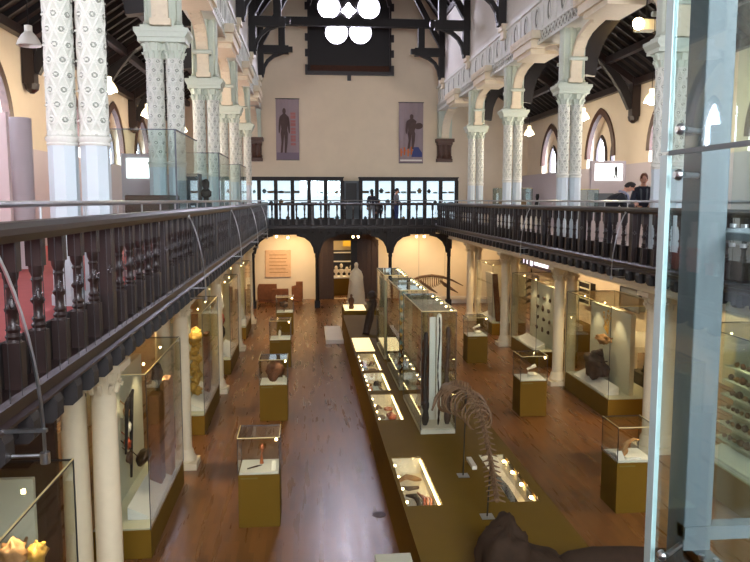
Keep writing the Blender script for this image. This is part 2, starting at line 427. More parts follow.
for s in (-1,1):
    pm = MB(); pm.lathe([(.2,0),(.2,.12),(.172,.17),(.168,1.84),(.172,1.88)], s*SEP, 0, 8, pi/8)
    U.part('column_plinth', pm, 'plinth_paint'); pm = MB(); pm.lathe([(.17,1.88),(.18,1.90),(.17,1.92),(.19,1.95),(.19,1.98),(.16,2.0),(.165,2.03),(.148,2.06)], s*SEP, 0, 20)
    U.part('base_ring', pm, 'relief_paint', 'auto')
sh = U.part('relief_shaft', relief_shaft(), ['relief_paint','relief_ring_shade','relief_ground_shade'], 'full'); sh.location = (-SEP,0,2.0)
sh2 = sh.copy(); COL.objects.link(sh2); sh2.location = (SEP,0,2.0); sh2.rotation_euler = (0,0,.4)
for s in (-1,1):
    cm = MB(); leafy(cm, s*SEP, 0, .15, 3.84, 4.21, 8, .07); U.part('capital', cm, 'pale_green', 'auto')
am = MB(); am.box(-.44,.44,-.28,.28,4.21,4.29); am.prism([(-.44,4.29),(.44,4.29),(.50,4.39),(-.50,4.39)], 'y', -.32,.32); am.box(-.50,.50,-.34,.34,4.39,4.46); am.box(-.40,.40,-.22,.22,4.46,4.53)
U.part('abacus', am, 'pale_green')
pm = MB(); pm.box(-.33,.33,-.13,.13,4.52,6.05)
for x in (-.29,-.1,.1,.29): pm.lathe([(.06,4.52),(.085,4.56),(.06,4.62),(.06,5.95),(.085,6.0),(.085,6.05)], x, 0, 8, 0, 0, 1, 2.9)
U.part('pier', pm, 'pale_green')
ribpath = [(.30,4.50),(.33,4.85),(.40,5.14),(.54,5.40),(.76,5.60),(1.08,5.73),(1.5,5.81),(2.0,5.87)]
for s in (-1,1):
    rm = MB(); pts = [(s*y, z) for y, z in ribpath]; rm.strip(pts, 'x', -.15, .15, .11)
    # stud rows on the soffit
    for i in range(len(ribpath)-1):
        for q in (0,.5):
            y = ribpath[i][0]*(1-q)+ribpath[i+1][0]*q; z = ribpath[i][1]*(1-q)+ribpath[i+1][1]*q
            dy = ribpath[i+1][0]-ribpath[i][0]; dz = ribpath[i+1][1]-ribpath[i][1]; l = math.hypot(dy,dz)
            for x in (-.09,.09):
                c = (y+dz/l*.06, z-dy/l*.06); rm.box(x-.014,x+.014, s*c[0]-.014, s*c[0]+.014, c[1]-.014, c[1]+.014)
    rm.box(-.19,.19, s*.30-.07, s*.30+.07, 4.5, 4.62)
    rib_ = U.part('arch_rib', rm, 'cream_paint')
    # spandrel scroll knob on the rib
    km = MB(); km.tube([(-.25,s*.50,5.12),(.25,s*.50,5.12)], .055, 10); U.part('scroll_knob', km, 'pale_green', 'auto', under=rib_)
YC = [3.1, 9.0, 14.9, 20.8, 26.7, 32.6]
names = ['behind the left-hand balustrade, nearest the viewer']
def unit_label(kind, side, i): return kind
UL = {}
where = {9.0:'nearest pair', 14.9:'second pair from the near end', 20.8:'third pair from the near end', 26.7:'fourth pair from the near end', 32.6:'pair closest to the end wall'}
first = True
for side, xc in (('left',-2.68),('right',7.5)):
    for y in YC:
        if y < 5 : continue
        lab = 'pale green twin relief columns in the %s gallery arcade, %s' % (side, where[y])
        if y == 9.0: y_ = 9.15; x_ = xc+.015*(1 if side == 'left' else -1)
        else: y_, x_ = y, xc
        if first: U.o.location = (x_,y_,GF); U.o['label'] = lab; first = False; root = U.o
        else: copy_tree(root, (x_,y_,GF), lab)
# a column pair right beside the viewer on each side, for other viewpoints
# wooden wall corbels that carry the arcade at the end wall
def corbel(xc, lab):
    t = T('wall_corbel', lab, 'corbel', (xc,YE-.3,8.6)); mb = MB()
    mb.box(xc-.48,xc+.48,YE-.62,YE+.02,8.5,8.68); mb.box(xc-.40,xc+.40,YE-.52,YE+.02,8.36,8.5)
    t.part('corbel_cap', mb, 'brown_wood')
    mb = MB()
    for s in (-.27,0,.27): mb.lathe([(.13,7.62),(.16,7.72),(.11,7.8),(.11,8.2),(.15,8.36)], xc+s, YE-.25, 10)
    mb.box(xc-.36,xc+.36,YE-.3,YE+.02,7.6,8.36); mb.box(xc-.42,xc+.42,YE-.42,YE+.02,7.45,7.62)
    t.part('corbel_body', mb, 'brown_wood', 'auto')
    t2 = MB(); t2.box(xc-.36,xc+.36,YE-.45,YE-.02,8.68,10.2)
    t.part('wall_pier', t2, 'pale_green')
    rm = MB(); rm.strip([(YE-.45-q,z) for q,z in ((0,8.68),(.06,9.0),(.18,9.25),(.4,9.5),(.8,9.75),(1.3,9.92),(1.7,10.0))], 'x', xc-.2, xc+.2, .11)
    t.part('arch_rib', rm, 'cream_paint')
corbel(-2.7, 'dark carved wooden corbel on the end wall left of the left banner')
corbel(7.5, 'dark carved wooden corbel on the end wall right of the right banner')
# girders with oval panels, lattice and stone arch corbels
def girder(n, X, s, lab):
    # s: direction away from the nave
    mb = MB(); mb.box(X, X+s*.7, YN, YE, 10.16, 11.45)
    mb.box(X-s*.06, X, YN, YE, 11.36, 11.5); mb.box(X-s*.035, X, YN, YE, 10.50, 10.56)
    mb.box(X-s*.05, X, YN, YE, 10.12, 10.2)
    g = struct('trim_%d' % n, mb, 'relief_paint', label=lab)
    gb = MB(); gb.box(X-s*.004, X, YN, YE, 10.21, 10.49); build('lattice_shade', gb, 'groove_shade', g); ov = MB()  # dark backing sheet paints the shaded lattice gaps
    pan = MB(); k = 0; y = YE-.59-.3
    while y > 6:
        pan.box(X-s*.03, X, y-.59-.035, y-.59+.035, 10.56, 11.36)
        # oval ring
        vs = [(y+.13*cos(2*pi*i/14), 10.96+.25*sin(2*pi*i/14)) for i in range(15)]
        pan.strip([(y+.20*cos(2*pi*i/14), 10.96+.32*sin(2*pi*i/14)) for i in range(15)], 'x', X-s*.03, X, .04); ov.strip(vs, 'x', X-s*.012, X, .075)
        y -= 1.18
    build('oval_panels', pan, 'relief_paint', g); build('oval_shade', ov, 'groove_shade', g)
    lt = MB(); y = YE-.1
    while y > 6:
        for d in (-1,1):
            lt.strip([(y-d*.14,10.2),(y+d*.14,10.5)], 'x', X-s*.03, X, .045)
        lt.box(X-s*.045,X,y-.03,y+.03,10.32,10.38)
        y -= .28
    build('lattice', lt, 'relief_paint', g)
    for yc in [6.05,11.95,17.85,23.75,29.65,35.55]:
        cb = MB()
        for (w, p, z0, z1) in ((1.2,.30,10.28,10.52),(1.0,.25,10.04,10.28),(.75,.18,9.90,10.04)):
            cb.box(X-s*p, X+s*.75, yc-w, yc+w, z0, z1)
        for q in range(-4,5): cb.box(X-s*.32, X-s*.29, yc+q*.26-.06, yc+q*.26+.06, 10.34, 10.44)
        build('arch_corbel', cb, 'cream_paint', g)
        cap = MB()
    for yc in YC+[38.5]:
        cb = MB(); cb.box(X-s*.2, X, yc-.28, yc+.28, 11.38, 11.6); cb.box(X-s*.13, X, yc-.2, yc+.2, 11.1, 11.38)
        build('truss_block', cb, 'cream_paint', g)
girder(3, NL, -1, 'carved cream girder over the left arcade'); girder(4, NR, 1, 'carved cream girder over the right arcade')

# ------------------------------------------------------------------ trusses
def nave_truss(y, lab):
    t = T('roof_truss', lab, 'roof truss', (MID,y,14.2), 'hammerbeam trusses of the nave roof')
    b = MB()
    b.box(NL-.1, NR+.1, y-.16, y+.16, 14.1, 14.5); t.part('tie_beam', b, 'black_wood')
    for s in (-1,1):
        X = NL if s < 0 else NR
        def x(d): return X-s*d
        w = MB(); w.box(x(.02),x(.30),y-.16,y+.16,11.55,14.4); t.part('wall_post', w, 'black_wood')
        w = MB(); w.box(x(0),x(1.55),y-.15,y+.15,12.7,13.1); w.box(x(1.5),x(1.75),y-.12,y+.12,12.8,13.05); t.part('hammer_beam', w, 'black_wood')
        w = MB(); w.box(x(1.05),x(1.38),y-.14,y+.14,13.1,14.1); t.part('hammer_post', w, 'black_wood')
        pts = [(x(.25),11.7),(x(.32),12.05),(x(.5),12.35),(x(.8),12.6),(x(1.3),12.78)]
        w = MB(); w.strip(pts, 'y', y-.1, y+.1, .16); t.part('brace', w, 'black_wood')
        pts = [(x(.1),13.1),(x(.5),13.8),(x(.9),14.5),(x(1.5),15.6),(x(2.4),16.9),(x(3.4),17.9)]
        w = MB(); w.strip(pts, 'y', y-.12, y+.12, .26); t.part('brace', w, 'black_wood')
        w = MB(); w.strip([(x(-.1),14.5),(MID,21.2)], 'y', y-.15, y+.15, .34); t.part('rafter', w, 'black_wood')
    b = MB(); b.box(MID-2.6,MID+2.6,y-.13,y+.13,17.0,17.3); t.part('collar', b, 'black_wood')
tw = {38.5:'with the long tie beam crossing the rose window', 32.6:'one bay in front of the rose window', 26.7:'two bays in front of the rose window', 20.8:'three bays in front of the rose window',
      14.9:'four bays from the rose window'}
for y in (38.5,32.6,26.7,20.8,14.9): nave_truss(y, 'dark timber roof truss on stone blocks, '+tw[y])
def aisle_truss(side, y, lab):
    s = 1 if side == 'right' else -1
    XW = XR if s > 0 else XL; XN = NR+.75 if s > 0 else NL-.75
    t = T('aisle_truss', lab, 'roof truss', (XW,y,9.8), 'arch-braced trusses over the gallery aisles')
    w = MB(); w.box(XW-s*.02, XW-s*.32, y-.17, y+.17, 8.45, 10.0); w.lathe([(.05,8.2),(.17,8.3),(.2,8.45)], XW-s*.2, y, 10); t.part('wall_post', w, 'dark_wood')
    L = abs(XW-XN); pts = []
    for i in range(12):
        q = i/11; pts.append((XW-s*(.28+(L-.4)*q), 8.75+3.3*sin(q*pi/2)**.8))
    w = MB(); w.strip(pts, 'y', y-.11, y+.11, .3); t.part('curved_brace', w, 'black_wood')
    w = MB(); w.strip([(XW-s*.2,9.75),(XN,12.45)], 'y', y-.14, y+.14, .34); t.part('rafter', w, 'dark_wood')
    w = MB(); w.strip([(XN-s*0,10.0),(XN,12.4)], 'y', y-.14, y+.14, .3)
    t.part('arcade_post', w, 'black_wood')
    w = MB(); w.strip([(XN+s*(.05+1.9*(i/8)**1.6), 8.9+2.6*(i/8)**.75) for i in range(9)], 'y', y-.13, y+.13, .42); t.part('curved_brace', w, 'black_wood')
    w = MB(); w.box(XN,XN+s*.9,y-.12,y+.12,11.3,11.6); t.part('collar', w, 'black_wood')
dist = {9.0:'at the bay nearest the viewer', 14.9:'at the second bay from the viewer', 20.8:'at the third bay from the viewer', 26.7:'at the fourth bay from the viewer', 32.6:'at the bay before the end wall'}
for side in ('left','right'):
    for y in YC[1:]:
        if side == 'right' and y < 14: continue
        aisle_truss(side, y, 'dark curved timber truss over the %s aisle, %s' % (side, dist[y]))

# ------------------------------------------------------------------ lower columns
LC = T('stone_column', 'x', 'column', (0,0,0), 'paired stone columns carrying the galleries', w=False)
for s in (-1,1):
    b = MB(); b.lathe([(.24,0),(.24,.14),(.25,.18),(.2,.26),(.2,.32),(.165,.38)], s*.18, 0, 14); LC.part('column_base', b, 'column_stone', 'auto')
    b = MB(); b.lathe([(.158,.36),(.158,1.6),(.146,3.02)], s*.18, 0, 24); LC.part('shaft', b, 'column_stone', 'auto')
    b = MB(); leafy(b, s*.18, 0, .146, 3.0, 3.38, 8, .08); LC.part('capital', b, 'column_stone', 'auto')
b = MB(); b.box(-.46,.46,-.27,.27,0,.13); LC.part('plinth', b, 'column_stone')
b = MB(); b.box(-.45,.45,-.26,.26,3.38,3.47); LC.part('abacus', b, 'column_stone')
first = True
for side, xc in (('left',-2.7),('right',7.5)):
    for y in YC[1:]:
        lab = 'cream twin stone columns under the %s gallery, %s' % (side, where[y])
        x_ = xc+.06 if side == 'left' and y == 9 else xc
        if first: LC.o.location = (x_,y,0); LC.o['label'] = lab; first = False
        else: copy_tree(LC.o, (x_,y,0), lab)
for n, (xa, xb, s) in enumerate(((-3.05,-2.35,1),(7.15,7.85,-1))):
    b = MB(); b.box(xa,xb,YN,YE,3.47,3.86)
    face = xb if s > 0 else xa
    g = struct('trim_%d' % (n+5), b, 'cream_paint', label='studded cream beam over the lower columns')
    st = MB(); y = 8.0
    while y < YE-.2:
        st.box(face, face+s*.02, y-.04, y+.04, 3.60, 3.68); y += .3
    st.box(face, face+s*.03, YN, YE, 3.80, 3.86); st.box(face, face+s*.03, YN, YE, 3.47, 3.52)
    build('beam_studs', st, 'column_stone', g)

# ------------------------------------------------------------------ balustrades
def baluster_mesh():
    mb = MB(); w = .054
    mb.box(-w,w,-w,w,.0,.31); mb.box(-w,w,-w,w,.78,1.02)
    mb.lathe([(.055,.31),(.045,.33),(.055,.35),(.04,.375),(.05,.395),(.034,.42),(.034,.50),(.05,.52),(.052,.535),(.034,.555),(.034,.66),(.044,.68),(.034,.70),(.05,.74),(.055,.78)], 0, 0, 12)
    return mb
def rail_line(name, lab, ax, c, a0, a1, s, spacing=.4725, post_every=6, n_arms=(), start=0, phase=5):
    """balustrade along ax ('y' at X=c or 'x' at Y=c); s = direction from hall void to gallery"""
    loc = (c,a0,GF) if ax == 'y' else (a0,c,GF)
    t = T(name, lab, 'balustrade', loc, 'turned wooden balustrades of the galleries')
    e = 'y' if ax == 'y' else 'x'
    def prof(pl, m='dark_wood', nm='handrail'):
        b = MB(); poly = [(c+s*u, GF+z) for u, z in pl]
        b.prism(poly, 'y' if ax == 'y' else 'x', a0, a1)
        t.part(nm, b, m)
    prof([(-.05,.98),(.17,.98),(.19,1.04),(.19,1.07),(.14,1.105),(-.02,1.105),(-.07,1.07),(-.07,1.03)], 'dark_wood', 'handrail')
    prof([(-.06,-.17),(.14,-.17),(.14,-.0),(-.02,-.0),(-.05,-.03),(-.05,-.07),(-.02,-.09),(-.02,-.13),(-.06,-.15)], 'dark_wood', 'base_rail')
    prof([(.02,-.32),(.16,-.32),(.16,-.17),(.02,-.17)], 'black_wood', 'fascia')
    prof([(.105,.0),(.125,.0),(.125,.31),(.105,.31)], 'black_wood', 'kick_board')
    def P(a, u, z): return (c+s*u, a, GF+z) if ax == 'y' else (a, c+s*u, GF+z)
    b = MB(); b.tube([P(a0,.13,1.22),P(a1,.13,1.22)], .024, 8)
    t.part('steel_guard_rail', b, 'steel', 'auto')
    a = a0+start; k = 0; base = None; bm0 = None; d0 = None; st0 = None; r0 = None
    while a < a1-.05:
        if k % post_every == phase:
            b = MB(); q = [P(a-.075,-.02,0), P(a+.075,.13,1.0)]
            b.box(q[0][0],q[1][0],q[0][1],q[1][1],q[0][2],q[1][2]); t.part('post', b, 'dark_wood')
        else:
            if base is None:
                base = build('baluster', baluster_mesh(), 'dark_wood', t.o, 'auto'); o = base
            else: o = base.copy(); COL.objects.link(o); o.parent = t.o
            p = P(a,.045,0); o.location = (p[0]-loc[0], p[1]-loc[1], 0)
        # dentil under each baluster
        if d0 is None:
            b = MB(); b.prism([(-.06,-.17),(.09,-.17),(.09,-.33),(.05,-.37),(-.04,-.37),(-.08,-.33),(-.08,-.22)], 'y', -.07,.07) if ax == 'y' else b.prism([(-.06,-.17),(.09,-.17),(.09,-.33),(.05,-.37),(-.04,-.37),(-.08,-.33),(-.08,-.22)], 'x', -.07,.07)
            if ax == 'y': b.v = [(x*s,y,z) for x,y,z in b.v]
            d0 = build('dentil', b, 'black_wood', t.o); o = d0
        else: o = d0.copy(); COL.objects.link(o); o.parent = t.o
        p = P(a,0,0); o.location = (p[0]-loc[0], p[1]-loc[1], 0)
        # slim guard rods with a ring in each gap
        if ax == 'y':
            if r0 is None:
                b = MB()
                for d in (-.1,.1): b.tube([(0,d,-.02),(0,d,1.0)], .0038, 5)
                b.torus((0,0,.60), .036, .005, 'x', 12, 4); b.tube([(0,-.1,.60),(0,-.042,.60)], .004, 4); b.tube([(0,.042,.60),(0,.1,.60)], .004, 4)
                r0 = build('guard_rods', b, 'dark_steel', t.o, 'auto'); o = r0
            else: o = r0.copy(); COL.objects.link(o); o.parent = t.o
            p = P(a+spacing/2,-.045,0); o.location = (p[0]-loc[0], p[1]-loc[1], 0)
        a += spacing; k += 1
    a = a0+.4
    st = None
    while a < a1:
        if st is None:
            b = MB(); b.tube([(0,0,1.08),(0,0,1.21)], .011, 6); st = build('rail_stand', b, 'steel', t.o, 'auto'); o = st
        else: o = st.copy(); COL.objects.link(o); o.parent = t.o
        p = P(a,.13,0); o.location = (p[0]-loc[0], p[1]-loc[1], 0); a += 1.18
    return t
rail_line('balustrade', 'dark turned-wood balustrade along the left gallery, nearest to the viewer', 'y', RL, 3.15, 36.84, -1, start=.01, phase=3)
rail_line('balustrade', 'dark turned-wood balustrade along the right gallery', 'y', RR, 6.2, 36.84, 1, start=.1)
rail_line('balustrade', 'dark turned-wood balustrade across the end gallery under the lit cabinets', 'x', 36.86, RL+.02, RR-.02, 1, spacing=.4, start=.2, post_every=60)

# end gallery posts with curved brackets
def gallery_post(x, lab, l=1, r=1, last=3.75):
    t = T('gallery_post', lab, 'post', (x,37.05,0), 'dark posts under the end gallery')
    b = MB(); b.box(x-.14,x+.14,36.91,37.19,0,.35); b.lathe([(.1,.35),(.095,.5),(.085,2.5),(.11,2.6),(.1,2.7),(.1,3.7)], x, 37.05, 12); b.box(x-.13,x+.13,36.92,37.18,2.95,3.86)
    t.part('shaft', b, 'black_wood', 'auto')
    for s, q in ((-1,l),(1,r)):
        if not q: continue
        pts = [(x+s*.08,2.75),(x+s*.14,3.05),(x+s*.3,3.35),(x+s*.6,3.58),(x+s*1.0,3.68)]
        b = MB(); b.strip(pts, 'y', 36.97, 37.13, .14); b.prism([(x+s*.1,3.0),(x+s*.28,3.35),(x+s*.58,3.6),(x+s*.9,3.7),(x+s*.1,3.72)], 'y', 37.02, 37.08)
        t.part('bracket', b, 'black_wood')
gallery_post(-2.66,'dark post with bracket under the end gallery, beside the left columns',0,1)
gallery_post(.52,'dark post with brackets left of the central doorway')
gallery_post(4.2,'dark post with brackets right of the central doorway')
gallery_post(7.2,'dark post with bracket in front of the hanging skeleton wall',1,0)
struct('trim_7', MB().box(RL,RR,36.95,37.25,3.68,3.92), 'black_wood', label='dark beam under the end gallery front')

# ------------------------------------------------------------------ pendant lamps
def pendant(side, x, y, z, lit, lab):
    t = T('pendant_lamp', lab, 'lamp', (x,y,z), 'bell pendant lamps of the gallery aisles', w=False)
    b = MB(); n = 20
    prof = [(.04,.34),(.07,.33),(.07,.22),(.13,.16),(.19,.06),(.215,-.02),(.205,-.03),(.18,.05),(.12,.14),(.05,.2)]
    vs = []; 
    for r, zz in prof:
        for k in range(n): a = 2*pi*k/n; vs.append((r*cos(a), r*sin(a), zz))
    fs = [(i*n+k, i*n+(k+1)%n, (i+1)*n+(k+1)%n, (i+1)*n+k) for i in range(len(prof)-1) for k in range(n)]
    b.add(vs, fs); shd = t.part('lamp_shade', b, 'lamp_glow' if lit else 'white_board', 'auto')
    b = MB(); b.tube([(0,0,.33),(0,0,(11.4-z))], .01, 5); t.part('flex', b, 'black')
    if lit:
        b = MB(); b.blob((0,0,.02), (.14,.14,.12)); t.part('bulb', b, 'bulb_warm', 'auto', under=shd)
        L = bpy.data.lights.new('lamp_light', 'POINT'); L.energy = 190; L.color = (1,.84,.62); L.shadow_soft_size = .15
        o = bpy.data.objects.new('lamp_light', L); COL.objects.link(o); o.parent = t.o; o.location = (0,0,-.2)
for k, (y, z) in enumerate(((14.4,8.22),(19.94,8.2),(24.6,8.1),(31.2,8.2))):
    pendant('left', -5.0, y, z, k > 0, ['unlit white bell pendant lamp at the top left of the hall','lit bell pendant lamp in the left aisle beyond the unlit one','lit bell pendant lamp in the left aisle seen between the column pairs','farthest lit bell pendant lamp in the left aisle'][k])
for k, (y, z) in enumerate(((31.3,8.2),(25.1,8.2),(20.0,8.1))):
    pendant('right', 9.5, y, z, 1, ['lit bell pendant lamp in the right aisle nearest the end wall','middle lit bell pendant lamp in the right aisle','lit bell pendant lamp in the right aisle beside the near column'][k])
t = T('floodlight', 'bright floodlight fixed to a roof timber above the right aisle', 'lamp', (9.3,20.4,10.2))
b = MB(); b.box(9.2,9.75,20.3,20.7,10.08,10.38); t.part('lamp_housing', b, 'case_back', bevel=.03)
b = MB(); b.tube([(9.19,20.32,10.22),(9.08,20.1,10.2)], .15, 14); t.part('lens', b, 'bulb_spot')
b = MB(); b.tube([(9.5,20.5,10.38),(9.5,20.6,11.7)], .02, 6); t.part('hanger', b, 'black')

# curved arm lights fixed on the balustrades
def arm_light(x, y, s, lab):
    t = T('arm_light', lab, 'lamp', (x,y,GF), 'curved arm lights fixed to the balustrades')
    pts = [(x, y, GF+1.0)]
    for i in range(1,11):
        q = i/10; pts.append((x+s*.22*sin(q*pi*.55), y+.1*q, GF+1.0-1.32*q**1.25))
    b = MB(); b.tube(pts, .012, 6); t.part('curved_arm', b, 'steel', 'auto')
    e = pts[-1]; b = MB(); b.tube([(e[0],e[1],e[2]+.02),(e[0],e[1],e[2]-.05)], .03, 10); b.tube([e,(e[0]-s*.35,e[1],e[2])], .012, 6); t.part('lamp_head', b, 'steel', 'auto')
    b = MB(); b.box(x-s*.12,x+s*.02,y-.02,y+.02,GF+.985,GF+1.015); b.box(x-s*.02,x+s*.25,y+.05,y+.08,GF-.16,GF-.14); t.part('clamp', b, 'steel')
for i, y in enumerate((4.5,11.9,18.6,25.0,31.0)): arm_light(-1.84, y, 1, 'thin curved steel arm light on the left balustrade, '+['in the lower left foreground','second from the viewer','third from the viewer','fourth from the viewer','closest to the end gallery'][i])
for i, y in enumerate((14.5,21.0)): arm_light(6.44, y, -1, 'thin curved steel arm light on the right balustrade, '+['nearer one below the leaning visitors','farther one'][i])
# ------------------------------------------------------------------ glass cases
def hood(t, x0, x1, y0, y1, z0, z1, g='glass', top=None, seam='black', th=.008):
    b = MB(); b.box(x0,x1,y0,y0+th,z0,z1); b.box(x0,x1,y1-th,y1,z0,z1); b.box(x0,x0+th,y0+th,y1-th,z0,z1); b.box(x1-th,x1,y0+th,y1-th,z0,z1)
    t.part('glass_hood', b, g)
    b = MB(); b.box(x0,x1,y0,y1,z1,z1+.012); t.part('glass_top', b, top or g)
    b = MB(); e = .006
    for x in (x0,x1):
        for y in (y0,y1): b.box(x-e,x+e,y-e,y+e,z0,z1)
    for y in (y0,y1): b.box(x0,x1,y-e,y+e,z1-.002,z1+.016)
    for x in (x0,x1): b.box(x-e,x+e,y0,y1,z1-.002,z1+.016)
    t.part('glass_seams', b, 'dark_steel')
    b = MB(); b.box(x0-.004,x1+.004,y0-.008,y0-.002,z1,z1+.018); b.box(x0-.010,x0+.006,y0,y1,z1+.016,z1+.022); b.box(x1-.006,x1+.010,y0,y1,z1+.016,z1+.022); t.part('edge_glint', b, 'seam')  # bright strips painted as lamp glint along the top edges
def spot(parent, loc, target, e, ang=50, col=(1,.80,.52), size=.04, blend=.6):
    L = bpy.data.lights.new('spot_light', 'SPOT'); L.energy = e; L.color = col; L.spot_size = radians(ang); L.spot_blend = blend; L.shadow_soft_size = size
    o = bpy.data.objects.new('spot_light', L); COL.objects.link(o); o.location = loc
    d = Vector(target)-Vector(loc); o.rotation_euler = d.to_track_quat('-Z','Y').to_euler()
    return o
def pedestal(x, y, lab, w=.68, d=.68, zt=.9, zg=1.52, cap=(200,180,120)):
    t = T('display_pedestal', lab, 'display case', (x,y,0), 'glass-topped olive pedestals')
    h = w/2; e = d/2
    b = MB(); b.box(x-h,x+h,y-e,y+e,.0,zt); t.part('plinth', b, 'olive', bevel=.006)
    b = MB(); b.box(x-h+.02,x+h-.02,y-e+.02,y+e-.02,zt,zt+.03); t.part('display_deck', b, 'paper')
    b = MB(); b.box(x-h+.04,x-.02,y-e-.004,y-e,zt-.07,zt-.045); t.part('caption_strip', b, 'olive_top')
    hood(t, x-h, x+h, y-e, y+e, zt, zg)
    b = MB(); b.tube([(x+h-.05,y-e+.05,zg-.02),(x+h-.05,y-e+.05,zg-.06)], .018, 8); t.part('case_lamp', b, 'bulb_spot')
    s = spot(t.o, (x+h-.06,y-e+.06,zg-.07), (x,y,zt), 5, 100)
    s.parent = t.o; s.location = s.location-Vector((x,y,0))
    return t
PL = [(-.82,12.23),(-.84,18.2),(-.88,24.05),(-.9,29.9)]
pl = ['left row, holding a pen-like tool','left row, holding a big brown rock','left row, holding a tiny pale figurine','left row, holding a small dark fossil']
for (x,y), l in zip(PL, pl): pedestal(x, y, 'olive pedestal with glass hood, '+l)
PR = [(5.62,12.2),(5.62,18.0),(5.62,24.1)]
pr_ = ['right row, beside the steel lift post','right row, in front of the dark-rock showcase','right row, farthest, near the hanging skeleton']
for (x,y), l in zip(PR, pr_): pedestal(x, y, 'olive pedestal with glass hood, '+l)
# objects on pedestals (z .93)
Z0 = .93
b = MB(); b.tube([(-1.02,12.05,Z0+.02),(-.86,12.1,Z0+.045),(-.78,12.13,Z0+.05)], [.012,.014,.005], 8)
single('writing_tool', b, 'bronze', 'slim dark pen-like tool lying on the nearest left pedestal', 'tool', smooth='auto')
b = MB(); b.tube([(-.80,12.35,Z0),(-.80,12.35,Z0+.2),(-.78,12.35,Z0+.24)], [.035,.006,.006], 8); b.blob((-.79,12.35,Z0+.28),(.035,.03,.06),3,.5)
single('copper_ornament', b, 'copper', 'small copper ornament on a stand in the nearest left pedestal', 'ornament', smooth='auto')
b = MB(); b.prism([(12.0,Z0),(12.18,Z0),(12.18,Z0+.1)], 'x', -.62, -.54); single('label_card', b, 'paper', 'small white card propped at the right of the nearest left pedestal', 'card')
b = MB(); b.blob((-.82,18.2,Z0+.26),(.22,.15,.27),5,.35,1.3,24,16,rot=.3,tilt=.25); single('rock', b, 'rock_brown', 'large rounded brown rock inside the second pedestal on the left', 'rock', smooth='full')
b = MB(); b.prism([(18.0,Z0),(18.2,Z0),(18.2,Z0+.12)], 'x', -.62, -.56); single('label_card', b, 'paper', 'small white card beside the brown rock', 'card')
b = MB(); b.blob((-.9,24.0,Z0+.12),(.04,.04,.12),8,.4); b.lathe([(.05,Z0),(.03,Z0+.03)],-.9,24.0,8); single('figurine', b, 'ivory', 'tiny pale figurine inside the third pedestal on the left', 'figurine', smooth='auto')
b = MB(); b.blob((-.93,29.8,Z0+.28),(.14,.09,.13),2,.6); b.tube([(-.93,29.8,Z0),(-.93,29.8,Z0+.2)],.02,6); b.tube([(-.88,29.8,Z0+.3),(-.76,29.75,Z0+.26)],[.05,.02],6); single('small_fossil', b, 'dark_bone', 'small dark fossil on a stand in the farthest left pedestal', 'fossil', smooth='auto')
b = MB(); b.tube([(5.46,12.1,Z0),(5.5,12.1,Z0+.14),(5.56,12.12,Z0+.25),(5.68,12.14,Z0+.3),(5.8,12.16,Z0+.27)],[.06,.05,.045,.03,.01],8); b.blob((5.5,12.12,Z0+.1),(.09,.07,.07),3,.3)
single('horned_skull', b, 'rock_tan', 'pale horned skull piece inside the near right pedestal', 'skull', smooth='auto')
b = MB(); b.box(5.48,5.74,11.95,12.12,Z0,Z0+.03); single('label_card', b, 'paper', 'flat white card in front of the horned skull', 'card')
b = MB(); b.prism([(11.9,Z0),(12.04,Z0),(12.06,Z0+.12)], 'x', 5.32, 5.44); single('label_card', b, 'paper', 'tilted white card at the left edge of the near right pedestal', 'card')
for (x,y,l) in ((5.62,18.0,'in front of the dark-rock showcase'),(5.62,24.1,'near the hanging skeleton')):
    b = MB(); b.tube([(x-.05,y,Z0),(x-.05,y,Z0+.22)],.006,6); b.tube([(x-.08,y,Z0+.2),(x+.14,y-.02,Z0+.3)],[.03,.05],8)
    single('bright_instrument', b, 'ivory', 'small bright tube on a stand in the right pedestal '+l, 'instrument', smooth='auto')
    b = MB(); b.blob((x+.1,y+.1,Z0+.05),(.12,.1,.05),y,.4); single('pale_stone', b, 'ivory', 'low pale stone in the right pedestal '+l, 'stone', smooth='full')

def showcase(x0, x1, y0, y1, zb, zt, lab, back=None, lt=25, side=1, panel=True, deckm='paper'):
    t = T('showcase', lab, 'display case', ((x0+x1)/2,(y0+y1)/2,0), 'tall glass showcases between the stone columns')
    b = MB(); b.box(x0,x1,y0,y1,0,zb); t.part('plinth', b, 'olive', bevel=.006)
    b = MB(); b.box(x0+.02,x1-.02,y0+.02,y1-.02,zb,zb+.02); t.part('display_deck', b, 'case_grey')
    hood(t, x0, x1, y0, y1, zb, zt, 'glass')
    if back is not None:
        b = MB(); b.box(back-.06,back+.06,y0+.25,y1-.2,zb+.02,zt-.25); t.part('back_panel', b, 'case_back')
    s = side
    fx = x0 if s > 0 else x1
    b = MB(); b.prism([(fx+s*.05,zb+.02),(fx+s*.42,zb+.02),(fx+s*.42,zb+.22),(fx+s*.05,zb+.05)], 'y', y0+.35, y1-.5)
    t.part('label_desk', b, 'paper')
    n = 2
    for k in range(n):
        yy = y0+(y1-y0)*(.3+.45*k)
        b = MB(); b.tube([(fx+s*.22,yy,zt-.02),(fx+s*.22,yy,zt-.05)], .018, 8); t.part('case_lamp', b, 'bulb_spot')
        q = spot(t.o, (fx+s*.2,yy,zt-.09), (fx+s*.55,yy,zb), lt, 80); q.parent = t.o; q.location = q.location-t.o.location
    return t
showcase(-3.25,-2.2,4.4,6.95,.45,2.97,'large glass showcase in the lower left corner below the balustrade', side=-1, lt=55)
showcase(-3.25,-2.38,10.95,13.95,.45,2.84,'glass showcase left of the nearest pedestal holding drums and weapons', back=-3.12, side=-1, lt=45)
showcase(-3.25,-2.38,16.9,19.9,.45,2.84,'glass showcase holding a tall golden carving, behind the left columns', back=-3.12, side=-1, lt=45)
